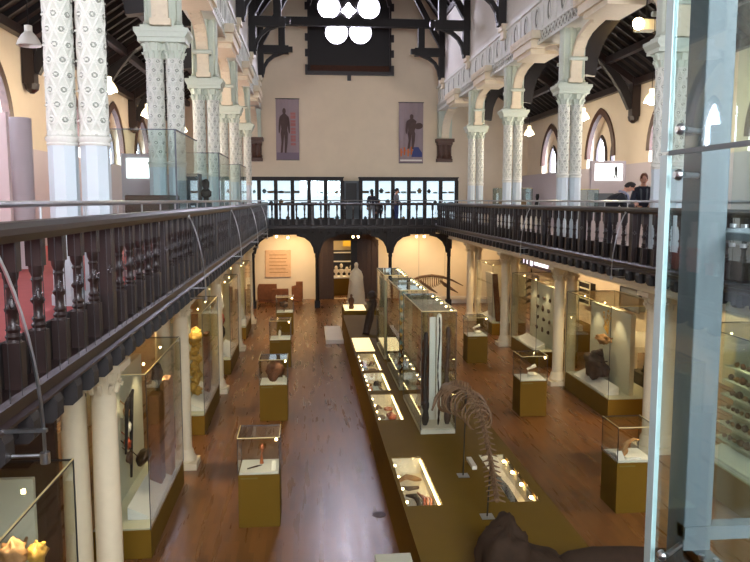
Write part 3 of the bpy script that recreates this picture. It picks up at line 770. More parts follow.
showcase(-3.25,-2.38,22.9,25.8,.45,2.84,'narrow-looking showcase with a white and red hanging piece on the left', back=-3.12, side=-1)
showcase(-3.25,-2.38,28.8,31.6,.45,2.84,'farthest glass showcase on the left, near the end gallery', back=-3.12, side=-1)
showcase(7.36,8.9,9.6,13.4,.62,3.05,'wide showcase of shelved specimens seen through the lift glass', back=8.2, side=1, lt=40)
showcase(7.36,8.75,17.2,20.25,.5,2.82,'glass showcase with two hanging rocks behind the middle right pedestal', back=8.05, side=1, lt=40)
showcase(7.36,8.75,23.0,25.9,.48,2.8,'glass showcase with a panel of small fossils on the right', back=8.05, side=1, lt=34)
showcase(7.36,8.75,28.7,31.4,.48,2.8,'glass showcase holding a tall leaning slab, farthest on the right', side=1, lt=34)
# contents, left
struct('wall_left.002', MB().box(XL,-3.12,9.2,9.3,0,3.86), 'door_wood', label='dark brown partition under the left gallery')
b = MB(); b.blob((-2.72,5.6,.9),(.3,.4,.42),4,.5); single('taxidermy_mount', b, 'rock_tan', 'rough tan specimen standing in the lower left corner showcase', 'specimen', smooth='full')
single('backing_board', MB().box(-3.2,-2.52,6.8,6.86,.48,2.86), 'case_back', 'cream backing board inside the lower left corner showcase', 'board')
b = MB(); b.blob((-2.50,6.2,2.42),(.11,.12,.12),14,.6,2.5); b.tube([(-2.5,6.2,2.4),(-2.5,6.3,2.3),(-2.6,6.8,2.3)],.015,6); single('coral', b, 'rock_tan', 'brown coral lump on a bracket in the lower left corner showcase', 'coral', smooth='full')
b = MB(); b.blob((-2.33,6.3,2.38),(.07,.1,.09),19,.7,2.8); b.tube([(-2.33,6.3,2.35),(-2.4,6.4,2.2),(-2.6,6.8,2.2)],.012,6); single('coral', b, 'gold', 'smaller amber coral lump on a bracket in the lower left corner showcase', 'coral', smooth='full')
b = MB(); b.box(-2.72,-2.52,12.55,12.95,.47,2.1); single('slab_drum', b, 'rock_brown', 'tall red-brown slit drum standing in the weapons showcase', 'drum', bevel=.03)
b = MB(); b.box(-2.60,-2.44,13.05,13.45,.47,2.25); single('carved_board', b, 'rock_tan', 'tall tan wooden panel beside the red-brown drum', 'panel', bevel=.02)
b = MB(); b.blob((-2.6,12.9,2.40),(.1,.11,.17),6,.3); b.tube([(-2.6,12.9,2.1),(-2.6,12.9,2.3)],.04,8); single('head_sculpture', b, 'rock_dark', 'dark carved head on top of the drum in the weapons showcase', 'sculpture', smooth='full')
for k, (yy, za, zb_) in enumerate(((11.95,1.3,2.25),(12.25,.8,2.3))):
    b = MB(); b.tube([(-2.95,yy,za),(-2.93,yy+.02,(za+zb_)/2),(-2.9,yy-.02,zb_-.1),(-2.87,yy,zb_)],[.02,.03,.04,.02],8); single('war_club', b, 'black_wood', ['short black club hung at the left of the weapons showcase','long black club hung beside the short one'][k], 'club', smooth='auto')
for k in range(4):
    b = MB(); z = 1.95-k*.26; b.blob((-2.95,12.1+.06*(k%2),z),(.05,.08,.10),k,.4); b.tube([(-2.95,12.1,z+.1),(-3.05,12.1,z+.2)],.008,5); single('pouch', b, ['rock_tan','ivory','terracotta','dark_bone'][k], ['small tan','small ivory','small red-brown','small dark'][k]+' pouch hung in the weapons showcase', 'pouch', smooth='full')
b = MB(); b.blob((-2.72,12.15,1.18),(.09,.22,.15),9,.3,1.2,18,12,rot=.2,tilt=.6); b.tube([(-2.8,12.1,1.2),(-3.05,12.05,1.5)],.01,5); single('leather_bag', b, 'bronze', 'dark leather bag hanging low in the weapons showcase', 'bag', smooth='full')
b = MB(); b.tube([(-2.76,18.2,.47),(-2.76,18.2,2.2)],.05,8)
for k in range(14): b.blob((-2.76+.07*sin(k*2.1),18.2+.12*cos(k*1.7),.6+k*.125),(.10,.14,.10),k,.6,2.2)
b.blob((-2.7,18.0,2.1),(.16,.22,.16),33,.7,2.5); single('golden_carving', b, 'gold', 'tall knobbly golden carving like stacked shells, in the second left showcase', 'carving', smooth='full')
b = MB(); b.box(-2.62,-2.5,18.7,19.1,.47,2.05); single('carved_board', b, 'rock_brown', 'dark brown panel right of the golden carving', 'panel', bevel=.02)
b = MB(); b.tube([(-2.8,24.0,2.65),(-2.78,24.0,2.3),(-2.76,24.0,2.0),(-2.78,24.05,1.8)],[.03,.07,.1,.03],8); b.tube([(-2.8,24,2.65),(-2.8,24,2.8)],.005,4); single('white_fish', b, 'ivory', 'white hanging fish shape in the third left showcase', 'fish', smooth='auto')
b = MB(); b.blob((-2.76,24.0,1.55),(.1,.16,.16),11,.5); b.tube([(-2.76,24,1.5),(-2.76,24,.47)],.012,5); single('red_mask', b, 'terracotta', 'red mask below the white fish in the third left showcase', 'mask', smooth='full')
b = MB(); b.blob((-2.76,24.1,1.15),(.1,.16,.2),12,.3); b.tube([(-2.76,24.1,1.1),(-2.76,24.1,.47)],.012,5); single('black_pot', b, 'rock_dark', 'black pot under the red mask in the third left showcase', 'pot', smooth='full')
b = MB(); b.lathe([(.1,.47),(.14,.7),(.12,1.0),(.07,1.1),(.09,1.15)],-2.7,30.2,12); single('pale_jar', b, 'ivory', 'pale jar in the farthest left showcase', 'jar', smooth='auto')
# contents, right
b = MB(); b.blob((7.68,18.85,1.0),(.2,.5,.36),21,.55,1.4,26,18); b.tube([(7.8,18.8,1.1),(8.0,18.8,1.1)],.02,6); single('dark_rock', b, 'rock_dark', 'big dark rock hung low on the panel of the right showcase', 'rock', smooth='full')
b = MB(); b.blob((7.72,18.5,1.78),(.16,.3,.12),22,.5,1.5,22,14); b.tube([(7.8,18.5,1.78),(8.0,18.5,1.78)],.02,6); single('brown_rock', b, 'rock_tan', 'smaller brown rock mounted above the big dark rock', 'rock', smooth='full')
b = MB()
for k in range(7):
    a = k*.9; b.tube([(7.85,18.5,1.9),(7.8+.03*sin(a),18.5+.12*sin(a*1.7),2.1),(7.82,18.5+.26*sin(a*2.3),2.28+.04*k)],[.012,.009,.005],5); b.blob((7.82,18.5+.26*sin(a*2.3),2.28+.04*k),(.02,.03,.03))
single('golden_branch', b, 'gold', 'golden branching mineral above the brown rock', 'mineral', smooth='auto')
for r in range(4):
    for k in range(3):
        yy = 23.5+.6*k+(.1 if r%2 else 0); z = 2.1-r*.36
        b = MB(); b.blob((7.95,yy,z),(.03,.07+.05*((r+k)%2),.06+.04*((r*k)%2)),r*3+k,.5)
        b.tube([(7.95,yy,z),(8.0,yy,z)],.01,4)
        single('mounted_fossil', b, 'dark_bone', 'small dark fossil on the pale showcase panel, %s row, %s' % (['top','second','third','lowest'][r], ['leftmost','middle','rightmost'][2-k]), 'fossil', 'small fossils mounted on the panel of the right showcase', 'full')
b = MB(); b.prism([(29.0,.5),(29.3,.5),(29.95,2.4),(29.7,2.45)], 'x', 7.55, 7.68)
sl = MB(); sl.prism([(7.6,.52),(7.72,.52),(7.55,2.45),(7.42,2.45)], 'y', 29.1, 30.2)
t = T('leaning_slab', 'tall pale slab with a dark brown edge leaning in the farthest right showcase', 'slab', (7.6,29.6,.5))
t.part('slab_face', sl, 'case_back'); sl = MB(); sl.prism([(7.60,.52),(7.80,.52),(7.63,2.45),(7.42,2.45)], 'y', 28.98, 29.1); t.part('slab_edge', sl, 'rock_brown')
# shelved specimens behind the lift glass
shelves = T('specimen_rack', 'stepped pale rack of six shelves behind the lift glass', 'shelf', (8.0,11.5,.64))
b = MB()
for r in range(6): z = .95+r*.27; b.box(7.72+.03*r,8.14,9.95,13.1,z-.03,z)
shelves.part('shelf_boards', b, 'case_back')
b = MB(); b.box(7.42,7.9,9.95,13.1,.64,.72); shelves.part('front_ledge', b, 'paper')
k = 0
for r in range(6):
    y = 10.55
    while y < 13.0:
        z = .95+r*.27; s = random.uniform(.045,.085)*(1.2 if r == 4 else 1); k += 1
        b = MB(); b.blob((7.82+.03*r,y,z+s*.75),(s*.7,s,s*.8),k,.5,2,8,6)
        single('small_specimen', b, ['rock_brown','rock_tan','dark_bone'][k%3], 'one of the small brown specimens crowded on the rack behind the lift glass', 'specimen', 'small specimens crowded on the rack behind the lift glass', 'full')
        y += s*2+random.uniform(.03,.07)
b = MB(); b.box(7.86,7.9,11.75,12.15,2.03+.0,2.30); single('wooden_tablet', b, 'rock_tan', 'large tan tablet standing on the upper shelf of the specimen rack', 'tablet', bevel=.01)

# ------------------------------------------------------------------ long central platform
PX0, PX1, PZ = 1.38, 3.62, .92
PLt = T('display_platform', 'long olive display platform running down the middle of the hall', 'platform', (2.5,18,0))
boxesL = [(10.38,12.45),(14.68,16.72),(17.05,18.92),(19.15,21.35)]
bx0, bx1 = 1.44, 1.96
rx0, rx1, ry0, ry1 = 2.99, 3.44, 10.38, 12.48
b = MB(); D = .62
b.box(PX0,PX1,7.6,28.6,0,D)
ys = [7.6]
# top ring pieces around the sunken trays
b.box(PX0,bx0,7.6,28.6,D,PZ); b.box(bx1,rx0,7.6,28.6,D,PZ); b.box(rx1,PX1,7.6,28.6,D,PZ)
prev = 7.6
for y0, y1 in boxesL: b.box(bx0,bx1,prev,y0,D,PZ); prev = y1
b.box(bx0,bx1,prev,28.6,D,PZ)
b.box(rx0,rx1,7.6,ry0,D,PZ); b.box(rx0,rx1,ry1,28.6,D,PZ)
PLt.part('platform_body', b, 'olive')
b = MB(); b.box(PX0+.02,PX1-.02,12.6,14.55,PZ,PZ+.004)
b = MB(); b.box(PX0-.008,PX0,8.2,8.9,.70,.74)
for n,(x0,x1,y0,y1) in enumerate([(bx0,bx1)+q for q in boxesL]+[(rx0,rx1,ry0,ry1)]):
    b = MB(); b.box(x0,x1,y0,y1,D,D+.01); PLt.part('tray_floor', b, 'ivory')
    b = MB(); b.box(x0,x1,y1-.01,y1,D,PZ-.02); b.box(x1-.01,x1,y0,y1,D,PZ-.06); PLt.part('tray_lining', b, 'ivory')
    b = MB(); b.box(x1-.035,x1-.01,y0+.05,y1-.05,PZ-.06,PZ-.035); PLt.part('light_strip', b, 'led_strip') if n < 4 else None
    b = MB(); b.box(x0,x1,y0,y1,PZ-.004,PZ+.004); PLt.part('tray_glass', b, 'glass')
    b = MB(); nlp = 4 if n != 4 else 4
    for k in range(nlp):
        yy = y0+(y1-y0)*(k+.5)/nlp; xx = x0+.03 if n < 4 else x1-.05
        b.blob((xx,yy,PZ-.05),(.022,.022,.018) if n < 4 else (.032,.05,.02),0,0,1,8,6)
    PLt.part('tray_lamps', b, 'bulb_spot')
b = MB(); b.box(1.43,2.0,21.6,23.7,PZ,PZ+.015); PLt.part('lit_panel', b, 'lit_panel', label='glowing cream panel')
# tray contents
SK = 'finds laid out in the sunken trays'
def find(mb, m, lab, cat='specimen', name='specimen', sm='full'): return single(name, mb, m, lab, cat, None, sm)
ct = 0
tn = ['nearest left tray','second left tray','third left tray','fourth left tray']
cols = ['rock_brown','copper','dark_bone','rock_tan','rock_dark','bone','terracotta']
adj = {'rock_brown':'brown','copper':'coppery','dark_bone':'dark brown','rock_tan':'tan','rock_dark':'blackish','bone':'grey-brown','terracotta':'red-brown'}
b = MB(); b.tube([(1.52,12.0,D+.05),(1.65,12.05,D+.1),(1.8,12.0,D+.08),(1.9,12.02,D+.05)],[.03,.05,.05,.02],8); find(b,'rock_tan','long tan bone across the far end of the nearest sunken tray','bone','tray_bone')
b = MB(); b.tube([(1.55,11.75,D+.04),(1.62,11.6,D+.07),(1.8,11.66,D+.06)],[.02,.04,.03],8); find(b,'dark_bone','small dark curved bone in the nearest sunken tray','bone','tray_bone')
b = MB(); b.tube([(1.56,11.4,D+.04),(1.70,11.3,D+.06),(1.73,11.05,D+.06),(1.70,10.8,D+.05),(1.6,10.6,D+.04)],[.02,.05,.055,.05,.02],8); find(b,'rock_dark','blackish hooked bone at the left of the nearest sunken tray','bone','tray_bone')
for k in range(3):
    x = 1.76+k*.055; b = MB(); b.tube([(x,11.5-.1*k,D+.04),(x+.05,11.1,D+.09),(x-.0,10.8,D+.07),(x+.04,10.55,D+.03)],[.012,.024,.024,.01],8); find(b,'copper' if k else 'terracotta',['leftmost','middle','rightmost'][k]+' of the three coppery horns in the nearest left tray','horn','tray_horn')
pos = ['front left','front right','middle left','middle right','back left','back right']
for n in range(1,4):
    y0, y1 = boxesL[n]
    for k in range(6):
        x = 1.56+.24*(k%2)+random.uniform(-.03,.03); y = y0+(y1-y0)*(.18+.31*(k//2)); c = cols[(n*3+k)%7]
        b = MB()
        if (n+k)%3 == 0: b.torus((x,y,D+.06),.08,.028,'z',14,6)
        elif (n+k)%3 == 1: b.blob((x,y,D+.07),(.10,.2,.07),n*9+k,.6)
        else: b.tube([(x-.08,y-.1,D+.03),(x,y,D+.12),(x+.09,y+.12,D+.04)],[.02,.045,.02],7)
        find(b, c, '%s specimen lying at the %s of the %s' % (adj[c], pos[k], tn[n]))
b = MB(); b.box(1.60,1.74,17.5,18.0,D+.02,D+.16); find(b,'sky_book' if False else 'teal_panel','pale blue block in the middle of the third sunken tray on the left','block','pale_block',False)
for k in range(6):
    y = 10.6+k*.32; b = MB(); b.torus((3.08,y,D+.05),.055,.024,'z',14,6); b.blob((3.08,y,D+.03),(.04,.04,.02))
    find(b, ['ivory','dark_bone','bone'][k%3], 'round %s ring fossil in the right tray, %s' % (['pale','dark','grey-brown'][k%3], ['nearest','second nearest','third nearest','third from the far end','second farthest','farthest'][k]),'fossil','ring_fossil')
b = MB(); b.tube([(3.2,10.5,D+.06),(3.2,11.4,D+.1),(3.2,12.3,D+.05)],[.05,.06,.03],8); find(b,'rock_dark','long dark jaw lying along the right sunken tray','fossil','long_jaw')
b = MB(); b.box(2.72,2.80,11.75,12.2,PZ,PZ+.06); single('caption_bar', b, 'ivory', 'small pale caption bar on the platform between the two sunken trays', 'label')

# three tall central cases on the platform
def tall_case(y0, y1, zt, lab):
    t = T('tall_glass_case', lab, 'display case', (2.48,(y0+y1)/2,PZ), 'tall glass cases on the central platform')
    x0, x1 = 2.15, 2.82
    b = MB(); b.box(x0,x1,y0,y1,PZ,PZ+.08); t.part('case_base', b, 'case_back')
    b = MB(); b.box(x0+.03,x1-.03,y0+.03,y1-.03,PZ+.08,PZ+.1); t.part('display_deck', b, 'ivory')
    hood(t, x0, x1, y0, y1, PZ+.08, zt, 'glass', 'glass_top')
    b = MB()
    for k in range(5):
        yy = y0+(y1-y0)*(k+.5)/5; b.tube([(x1-.05,yy,zt-.005),(x1-.05,yy,zt-.03)], .022, 8)
    t.part('case_lamps', b, 'bulb_spot')
    for k in range(2):
        yy = y0+(y1-y0)*(.25+.5*k); q = spot(t.o,(x1-.08,yy,zt-.06),(x0+.3,yy,PZ),14,80); q.parent = t.o; q.location = q.location-t.o.location
    return t
tall_case(13.68,16.3,3.3,'tall glass case on the platform nearest the viewer, holding upright carved poles')
tall_case(17.0,19.7,3.3,'middle tall glass case on the platform, holding glittering strung objects')
tall_case(20.45,22.6,3.3,'farthest tall glass case on the platform')
for k,(x,y,w) in enumerate(((2.47,14.3,.06),(2.60,14.3,.05))):
    b = MB(); b.box(x-w,x+w,y-.02,y+.02,PZ+.1,3.1); b.lathe([(w,3.1),(w*.8,3.14),(.01,3.17)],x,y,12,0,0,1,.4) if k else None
    single('mount_board', b, 'white_board', ['left','right'][k]+' white upright mount board in the nearest tall case', 'board')
def pole(x, y, z0, z1, m, lab, seg, rad):
    b = MB(); pts = []; rs = []
    n = 26
    for i in range(n+1):
        q = i/n; pts.append((x+.015*sin(q*9),y,z0+(z1-z0)*q)); rs.append(rad*(.55+.45*abs(sin(q*pi*seg)))*(1.5 if q < .28 else 1))
    b.tube(pts, rs, 8); single('carved_pole', b, m, lab, 'carved pole', smooth='full')
pole(2.27,13.95,PZ+.1,2.86,'rock_dark','dark brown carved pole at the left of the nearest tall case',7,.05)
pole(2.72,14.0,PZ+.1,2.95,'dark_bone','brown carved pole at the right of the nearest tall case',6,.05)
pole(2.535,13.95,PZ+.1,3.15,'bronze','thin dark rod between the two white boards of the nearest tall case',14,.016)
for k in range(3):
    pole(2.3+.16*k,15.0+.35*k,PZ+.1,2.6-.15*k,'rock_brown',['left','middle','right'][k]+' brown carved pole in the back of the nearest tall case',5,.05)
b = MB(); b.box(2.42,2.5,17.4,19.3,PZ+.1,3.1); single('mount_board', b, 'case_back', 'long pale dividing board in the middle tall case', 'board')
for k in range(22):
    z = PZ+.25+k*.1; y = 17.3+.1*(k%3)
    b = MB(); b.blob((2.26+.05*sin(k*2.3),y,z),(.045,.06,.05),k,.7,2.5,10,8); b.tube([(2.26,y,z),(2.42,y+.15,z)],.005,4)
    single('shell_ornament', b, ['ivory','gold','teal_panel'][k%3], 'one of the shell ornaments strung in the middle tall case', 'ornament', 'shell ornaments strung in the middle tall case', 'full')
for k in range(4):
    b = MB(); y = 17.9+.4*k; b.blob((2.3,y,1.5+.2*(k%2)),(.06,.14,.4),k+40,.3); single('hanging_shield', b, 'rock_brown', ['first','second','third','fourth'][k]+' brown shield along the board of the middle tall case', 'shield', smooth='full')
b = MB(); b.box(2.2,2.24,20.55,22.4,PZ+.1,3.1); single('mount_board', b, 'case_back', 'pale board along the left of the farthest tall case', 'board')
for k in range(3):
    pole(2.32+.1*k,20.8+.5*k,PZ+.1,2.9,'bronze',['nearest','middle','farthest'][k]+' dark spear in the farthest tall case',4,.03)

# far end block with jars, low white plinth
t = T('end_pedestal', 'olive pedestal block with a glowing top at the far end of the platform', 'pedestal', (2.1,29.9,0))
b = MB(); b.box(1.46,2.95,29.2,30.9,0,1.0); t.part('plinth', b, 'olive'); b = MB(); b.box(1.5,2.35,29.25,30.85,1.0,1.02); t.part('lit_top', b, 'lit_panel')
b = MB(); b.lathe([(.09,1.02),(.11,1.1),(.08,1.2),(.12,1.35),(.1,1.45),(.04,1.5),(.06,1.56),(.03,1.62)],1.78,29.6,14); single('brown_bust', b, 'rock_brown', 'small brown bust on the left of the glowing pedestal top', 'bust', smooth='auto')
b = MB(); b.lathe([(.14,1.0),(.16,1.06),(.2,1.2),(.22,1.3),(.12,1.34),(.1,1.4)],2.62,29.6,16); b.blob((2.62,29.6,1.55),(.2,.2,.19),3,.2); single('dark_urn', b, 'rock_dark', 'dark round urn on the right of the olive end pedestal', 'urn', smooth='auto')
single('low_plinth', MB().box(.70,1.36,27.5,30.6,0,.16), 'white_plaster', 'low white plinth on the floor left of the platform end', 'plinth', bevel=.01)
struct('trim_8', MB().tube([(1.2,12.2,.001),(1.2,12.2,.006)], .12, 24), 'brown_wood', label='round floor socket cover')
t = T('angled_spear', 'dark angled carving leaning at the far end of the platform', 'carving', (2.0,24.6,PZ)); b = MB(); b.tube([(1.95,24.4,PZ),(2.1,24.7,PZ+.5),(2.3,25.0,PZ+1.1)],[.12,.15,.06],8); t.part('shaft', b, 'rock_dark','auto')

# ------------------------------------------------------------------ fish-like skeleton on two poles
sk = T('mounted_skeleton', 'brown rib cage and long backbone of a skeleton mounted on two thin poles', 'skeleton', (2.51,11.49,PZ))
SP = [(2.36,12.2,2.10),(2.42,12.05,2.24),(2.50,11.85,2.30),(2.60,11.6,2.31),(2.66,11.3,2.2),(2.69,11.0,2.0),(2.67,10.6,1.81),(2.61,10.1,1.65),(2.55,9.7,1.54),(2.52,9.4,1.39)]
def sample(path, q):
    n = len(path)-1; t_ = min(n-1e-6, q*n); i = int(t_); f = t_-i
    return Vector(path[i])*(1-f)+Vector(path[i+1])*f
b = MB(); N = 34; b.tube([sample(SP, i/30) for i in range(31)], .02, 6)
for k in range(N+1):
    p = sample(SP, k/N); d = (sample(SP, min(1,k/N+.02))-sample(SP, max(0,k/N-.02))).normalized()
    r = .058*(1-.35*k/N); b.tube([p-d*.03, p+d*.03], [r, r*.85], 8)
    side = d.cross(Vector((0,0,1))).normalized(); upv = side.cross(d)
    b.tube([p, p+upv*.13], [.02,.009], 4)
    if k > N*.35:
        for s in (-1,1): b.tube([p, p+side*s*.12-upv*.05], [.018,.009], 4)
sk.part('backbone', b, 'bone', 'auto')
for k in range(0,15):
    if k % 4 == 3: continue
    q = .05+.44*k/14; p = sample(SP, q); R = .27*(sin(pi*(k+4)/21))**.4; lean = -.10
    for s in (-1,1):
        pts = []
        for i in range(10):
            a = pi*i/10*.95; pts.append((p.x+s*R*.98*sin(a), p.y+lean*sin(a), p.z-R*.95*(1-cos(a))*.92+.01))
        b = MB(); b.tube(pts, [.013]*9+[.006], 5); sk.part('rib', b, 'bone', 'auto')
b = MB(); b.blob((2.40,12.15,2.22),(.17,.2,.10),17,.3,1.5,18,12,tilt=-.3); b.tube([(2.30,12.15,2.2),(2.16,12.1,2.06),(2.08,12.05,1.86)],[.05,.035,.015],6); sk.part('shoulder_bone', b, 'bone', 'full')
for (x,y,zt) in ((2.51,11.49,2.3),(2.52,9.91,1.58)):
    b = MB(); b.tube([(x,y,PZ+.01),(x+.03,y,zt)], .012, 8); pl_ = sk.part('support_pole', b, 'dark_steel', 'auto')
    b = MB(); b.box(x-.09,x+.09,y-.09,y+.09,PZ,PZ+.012); sk.part('base_plate', b, 'steel', under=pl_)

# foreground bronze-brown form on the near end of the platform
b = MB(); b.blob((2.28,8.25,1.12),(.30,.34,.50),51,.3,1.4,40,28,tilt=.2); b.blob((2.62,8.2,1.04),(.56,.32,.27),52,.25,1.5,36,24,tilt=.36)
t = T('fossil_cast', 'large dark brown fossil mass at the bottom edge, rising to a rounded hump', 'fossil', (2.4,8.3,.9)); t.part('cast_body', b, 'foreground_bronze', 'full')
t = T('fossil_tail', 'low dark brown fossil ridge at the bottom right, next to the steel post', 'fossil', (3.5,8.2,.0)); b = MB()
b.tube([(2.9,8.2,1.02),(3.1,8.15,1.10),(3.4,8.15,1.13),(3.9,8.2,1.11),(4.6,8.3,1.0),(5.2,8.4,.7)],[.08,.14,.15,.13,.12,.08],12); b.tube([(3.4,8.15,1.15),(3.4,8.15,PZ)],.03,8); t.part('ridge_bone', b, 'foreground_bronze', 'full')
single('side_shelf', MB().box(.82,1.28,8.2,8.93,.88,.93), 'case_back', 'pale shelf edge at the bottom of the view beside the platform', 'shelf', bevel=.01)
b = MB(); b.box(.86,1.24,8.25,8.88,.0,.88)
single('shelf_stand', b, 'olive', 'olive stand under the pale shelf edge at the bottom of the view', 'stand')
mat('banner_violet',(122,108,122),.8)
# ------------------------------------------------------------------ far end, ground floor
single('wall_plaque', MB().box(-2.24,-.86,YE-.08,YE-.0,1.22,2.70), 'plaque', 'square pinkish inscribed stone plaque on the end wall left of the doorway', 'plaque', bevel=.02)
pq = bpy.data.objects['wall_plaque']; b = MB()
for k in range(6): b.box(-2.02,-1.08+.1*sin(k*3),YE-.09,YE-.078,2.42-k*.19,2.46-k*.19)
b2 = MB(); b2.box(-2.18,-.92,YE-.1,YE-.07,2.56,2.64)
o = build('inscription_lines', b, 'rock_tan', pq); o['label'] = 'worn carved lines'
o = build('raised_border', b2, 'plaque', pq)
for k,(x0,x1,y,z1,l) in enumerate(((-2.62,-1.6,39.5,.95,'wide brown carved stone slab under the plaque, left one'),(-1.9,-.98,39.2,.72,'brown carved stone block in front of the wide slab'),(-.82,-.22,39.6,1.05,'tall stepped brown carved stone right of the plaque'),(-3.3,-2.85,39.3,.9,'rounded brown carved stone behind the dark gallery post'))):
    b = MB(); w = x1-x0
    pts = [(x0,.12),(x1,.12),(x1,z1)]+([(x0+w*.4,z1),(x0+w*.4,z1-.2),(x0,z1-.25)] if k == 2 else [(x0+.06,z1),(x0,z1-.2)])
    b.prism(pts, 'y', y-.15, y+.15); b.box(x0+.05,x1-.05,y-.2,y+.2,0,.12)
    single('carved_stone', b, 'carved_stone', l, 'stone', bevel=.02)
# doorway with panelled wood sides and arched head
b = MB()
for (xa,xb) in ((.62,1.42),(2.78,3.86)):
    b.box(xa,xb,YE-.22,YE-.01,0,3.25)
    n = 3 if xb < 2 else 4
    for k in range(n+1): x = xa+(xb-xa)*k/n; b.box(x-.04,x+.04,YE-.27,YE-.2,0,3.25)
b.strip([(.62,2.95),(.8,3.25),(1.2,3.5),(1.8,3.63),(2.3,3.66),(2.8,3.63),(3.3,3.5),(3.7,3.25),(3.86,2.95)], 'y', YE-.3, YE-.02, .14)
b.prism([(.62,3.2),(3.86,3.2),(3.7,3.4),(3.3,3.58),(2.3,3.7),(1.2,3.58),(.8,3.4)], 'y', YE-.2, YE-.05)
struct('door_1', b, 'door_wood', label='dark panelled timber doorway in the end wall')
b = MB(); b.box(2.4,2.78,YE-.1,YE+.0,0,3.2); b.box(2.42,2.5,YE-.14,YE-.08,0,3.2); build('door_leaf', b, 'black_wood', bpy.data.objects['door_1'])
b = MB(); b.box(1.38,1.43,YE-.1,YE+.3,0,3.2); build('lit_jamb', b, 'white_board', bpy.data.objects['door_1'])
b = MB(); b.box(-.2,-.0,YE+.3,46,0,3.9); b.box(4.6,4.8,YE+.3,46,0,3.9); b.box(-.2,4.8,46,46.2,0,3.9)
struct('wall_end.002', b, 'ground_plaster', label='walls of the room beyond the doorway'); struct('ceiling.007', MB().box(-.2,4.8,YE+.3,46.2,3.9,4.0), 'dark_wood'); struct('floor.005', MB().box(-.2,4.8,YE+.2,46.2,-.1,0), 'floorboards')
t = T('bust_stand', 'olive stand of white busts seen through the doorway', 'pedestal', (2.0,42.4,0)); b = MB(); b.box(1.5,2.9,42.0,43.0,0,.95); t.part('plinth', b, 'olive'); b = MB(); b.box(1.48,2.92,41.98,43.02,.95,1.02); t.part('plinth_top', b, 'white_board')
for k,(x,h) in enumerate(((1.68,.8),(1.98,1.0),(2.3,.7),(2.55,.85))):
    b = MB(); b.lathe([(.1,1.02),(.07,1.1),(.06,1.2),(.15,1.28),(.16,1.38),(.07,1.46)],x,42.4,12,0,0,1,.7); b.blob((x,42.4,1.02+h*.62),(.09,.1,.13)); 
    single('white_bust', b, 'ivory', ['leftmost white bust through the doorway','tallest white bust through the doorway','low white bust in the middle of the doorway stand','white bust partly behind the marble statue'][k], 'bust', smooth='auto')
single('red_banner', MB().box(1.15,1.5,44.9,44.95,2.4,3.2), 'red', 'red banner high on the left in the room beyond the doorway', 'banner')
single('yellow_banner', MB().box(2.2,2.75,44.9,44.95,2.6,3.35), 'yellow', 'olive yellow banner high in the room beyond the doorway', 'banner')
t = T('wall_shelf', 'white and dark shelf unit at the back of the room beyond the doorway', 'shelf', (2.3,45.6,0)); b = MB()
for k in range(4): b.box(1.2,3.2,45.4,45.9,.5+.55*k,.55+.55*k)
b.box(1.2,1.28,45.4,45.9,0,2.3); b.box(3.1,3.2,45.4,45.9,0,2.3); t.part('shelf_boards', b, 'white_board'); b = MB(); b.box(1.3,3.1,45.85,45.9,0,2.3); t.part('shelf_back', b, 'black')
# marble statue
def skin_mesh(verts, edges, radii, sub=1, root=0):
    me = bpy.data.meshes.new('tmp'); me.from_pydata([Vector(v) for v in verts], edges, []); o = bpy.data.objects.new('tmp', me); COL.objects.link(o)
    m = o.modifiers.new('s','SKIN'); m.use_smooth_shade = True
    for i, r in enumerate(radii):
        sv = me.skin_vertices[0].data[i]; sv.radius = (r,r) if not isinstance(r,(tuple,list)) else r; sv.use_root = (i == root)
    if sub: q = o.modifiers.new('u','SUBSURF'); q.levels = sub; q.render_levels = sub
    dg = bpy.context.evaluated_depsgraph_get(); ev = o.evaluated_get(dg); e = ev.to_mesh()
    mb = MB(); mb.add([tuple(v.co) for v in e.vertices], [tuple(p.vertices) for p in e.polygons]); ev.to_mesh_clear()
    bpy.data.objects.remove(o); return mb
t = T('marble_statue', 'pale marble statue of a draped figure standing before the doorway', 'statue', (2.3,34.4,0))
b = MB(); b.box(1.85,2.75,33.95,34.85,0,.62); b.box(1.92,2.68,34.02,34.78,.62,.7); t.part('statue_base', b, 'marble')
mbs = skin_mesh([(2.3,34.4,1.55),(2.3,34.4,1.9),(2.3,34.38,2.12),(2.3,34.36,2.24),(2.3,34.34,2.36),(2.22,34.4,1.3),(2.2,34.4,.72),(2.4,34.4,1.3),(2.42,34.4,.72),(2.12,34.38,2.04),(2.02,34.36,1.78),(2.1,34.2,1.6),(2.48,34.38,2.04),(2.58,34.38,1.78),(2.5,34.22,1.62)],
    [(0,1),(1,2),(2,3),(3,4),(0,5),(5,6),(0,7),(7,8),(2,9),(9,10),(10,11),(2,12),(12,13),(13,14)],
    [(.2,.17),(.2,.15),(.13,.1),.07,.1,.17,.15,.17,.15,.09,.07,.05,.09,.07,.05], 2)
t.part('figure', mbs, 'marble', 'full')
b = MB(); b.blob((2.3,34.34,2.38),(.095,.11,.13)); b.lathe([(.42,.7),(.40,1.0),(.34,1.5),(.30,1.95),(.16,2.16)],2.3,34.4,18,0,0,1,.7); t.part('drapery', b, 'marble', 'auto')
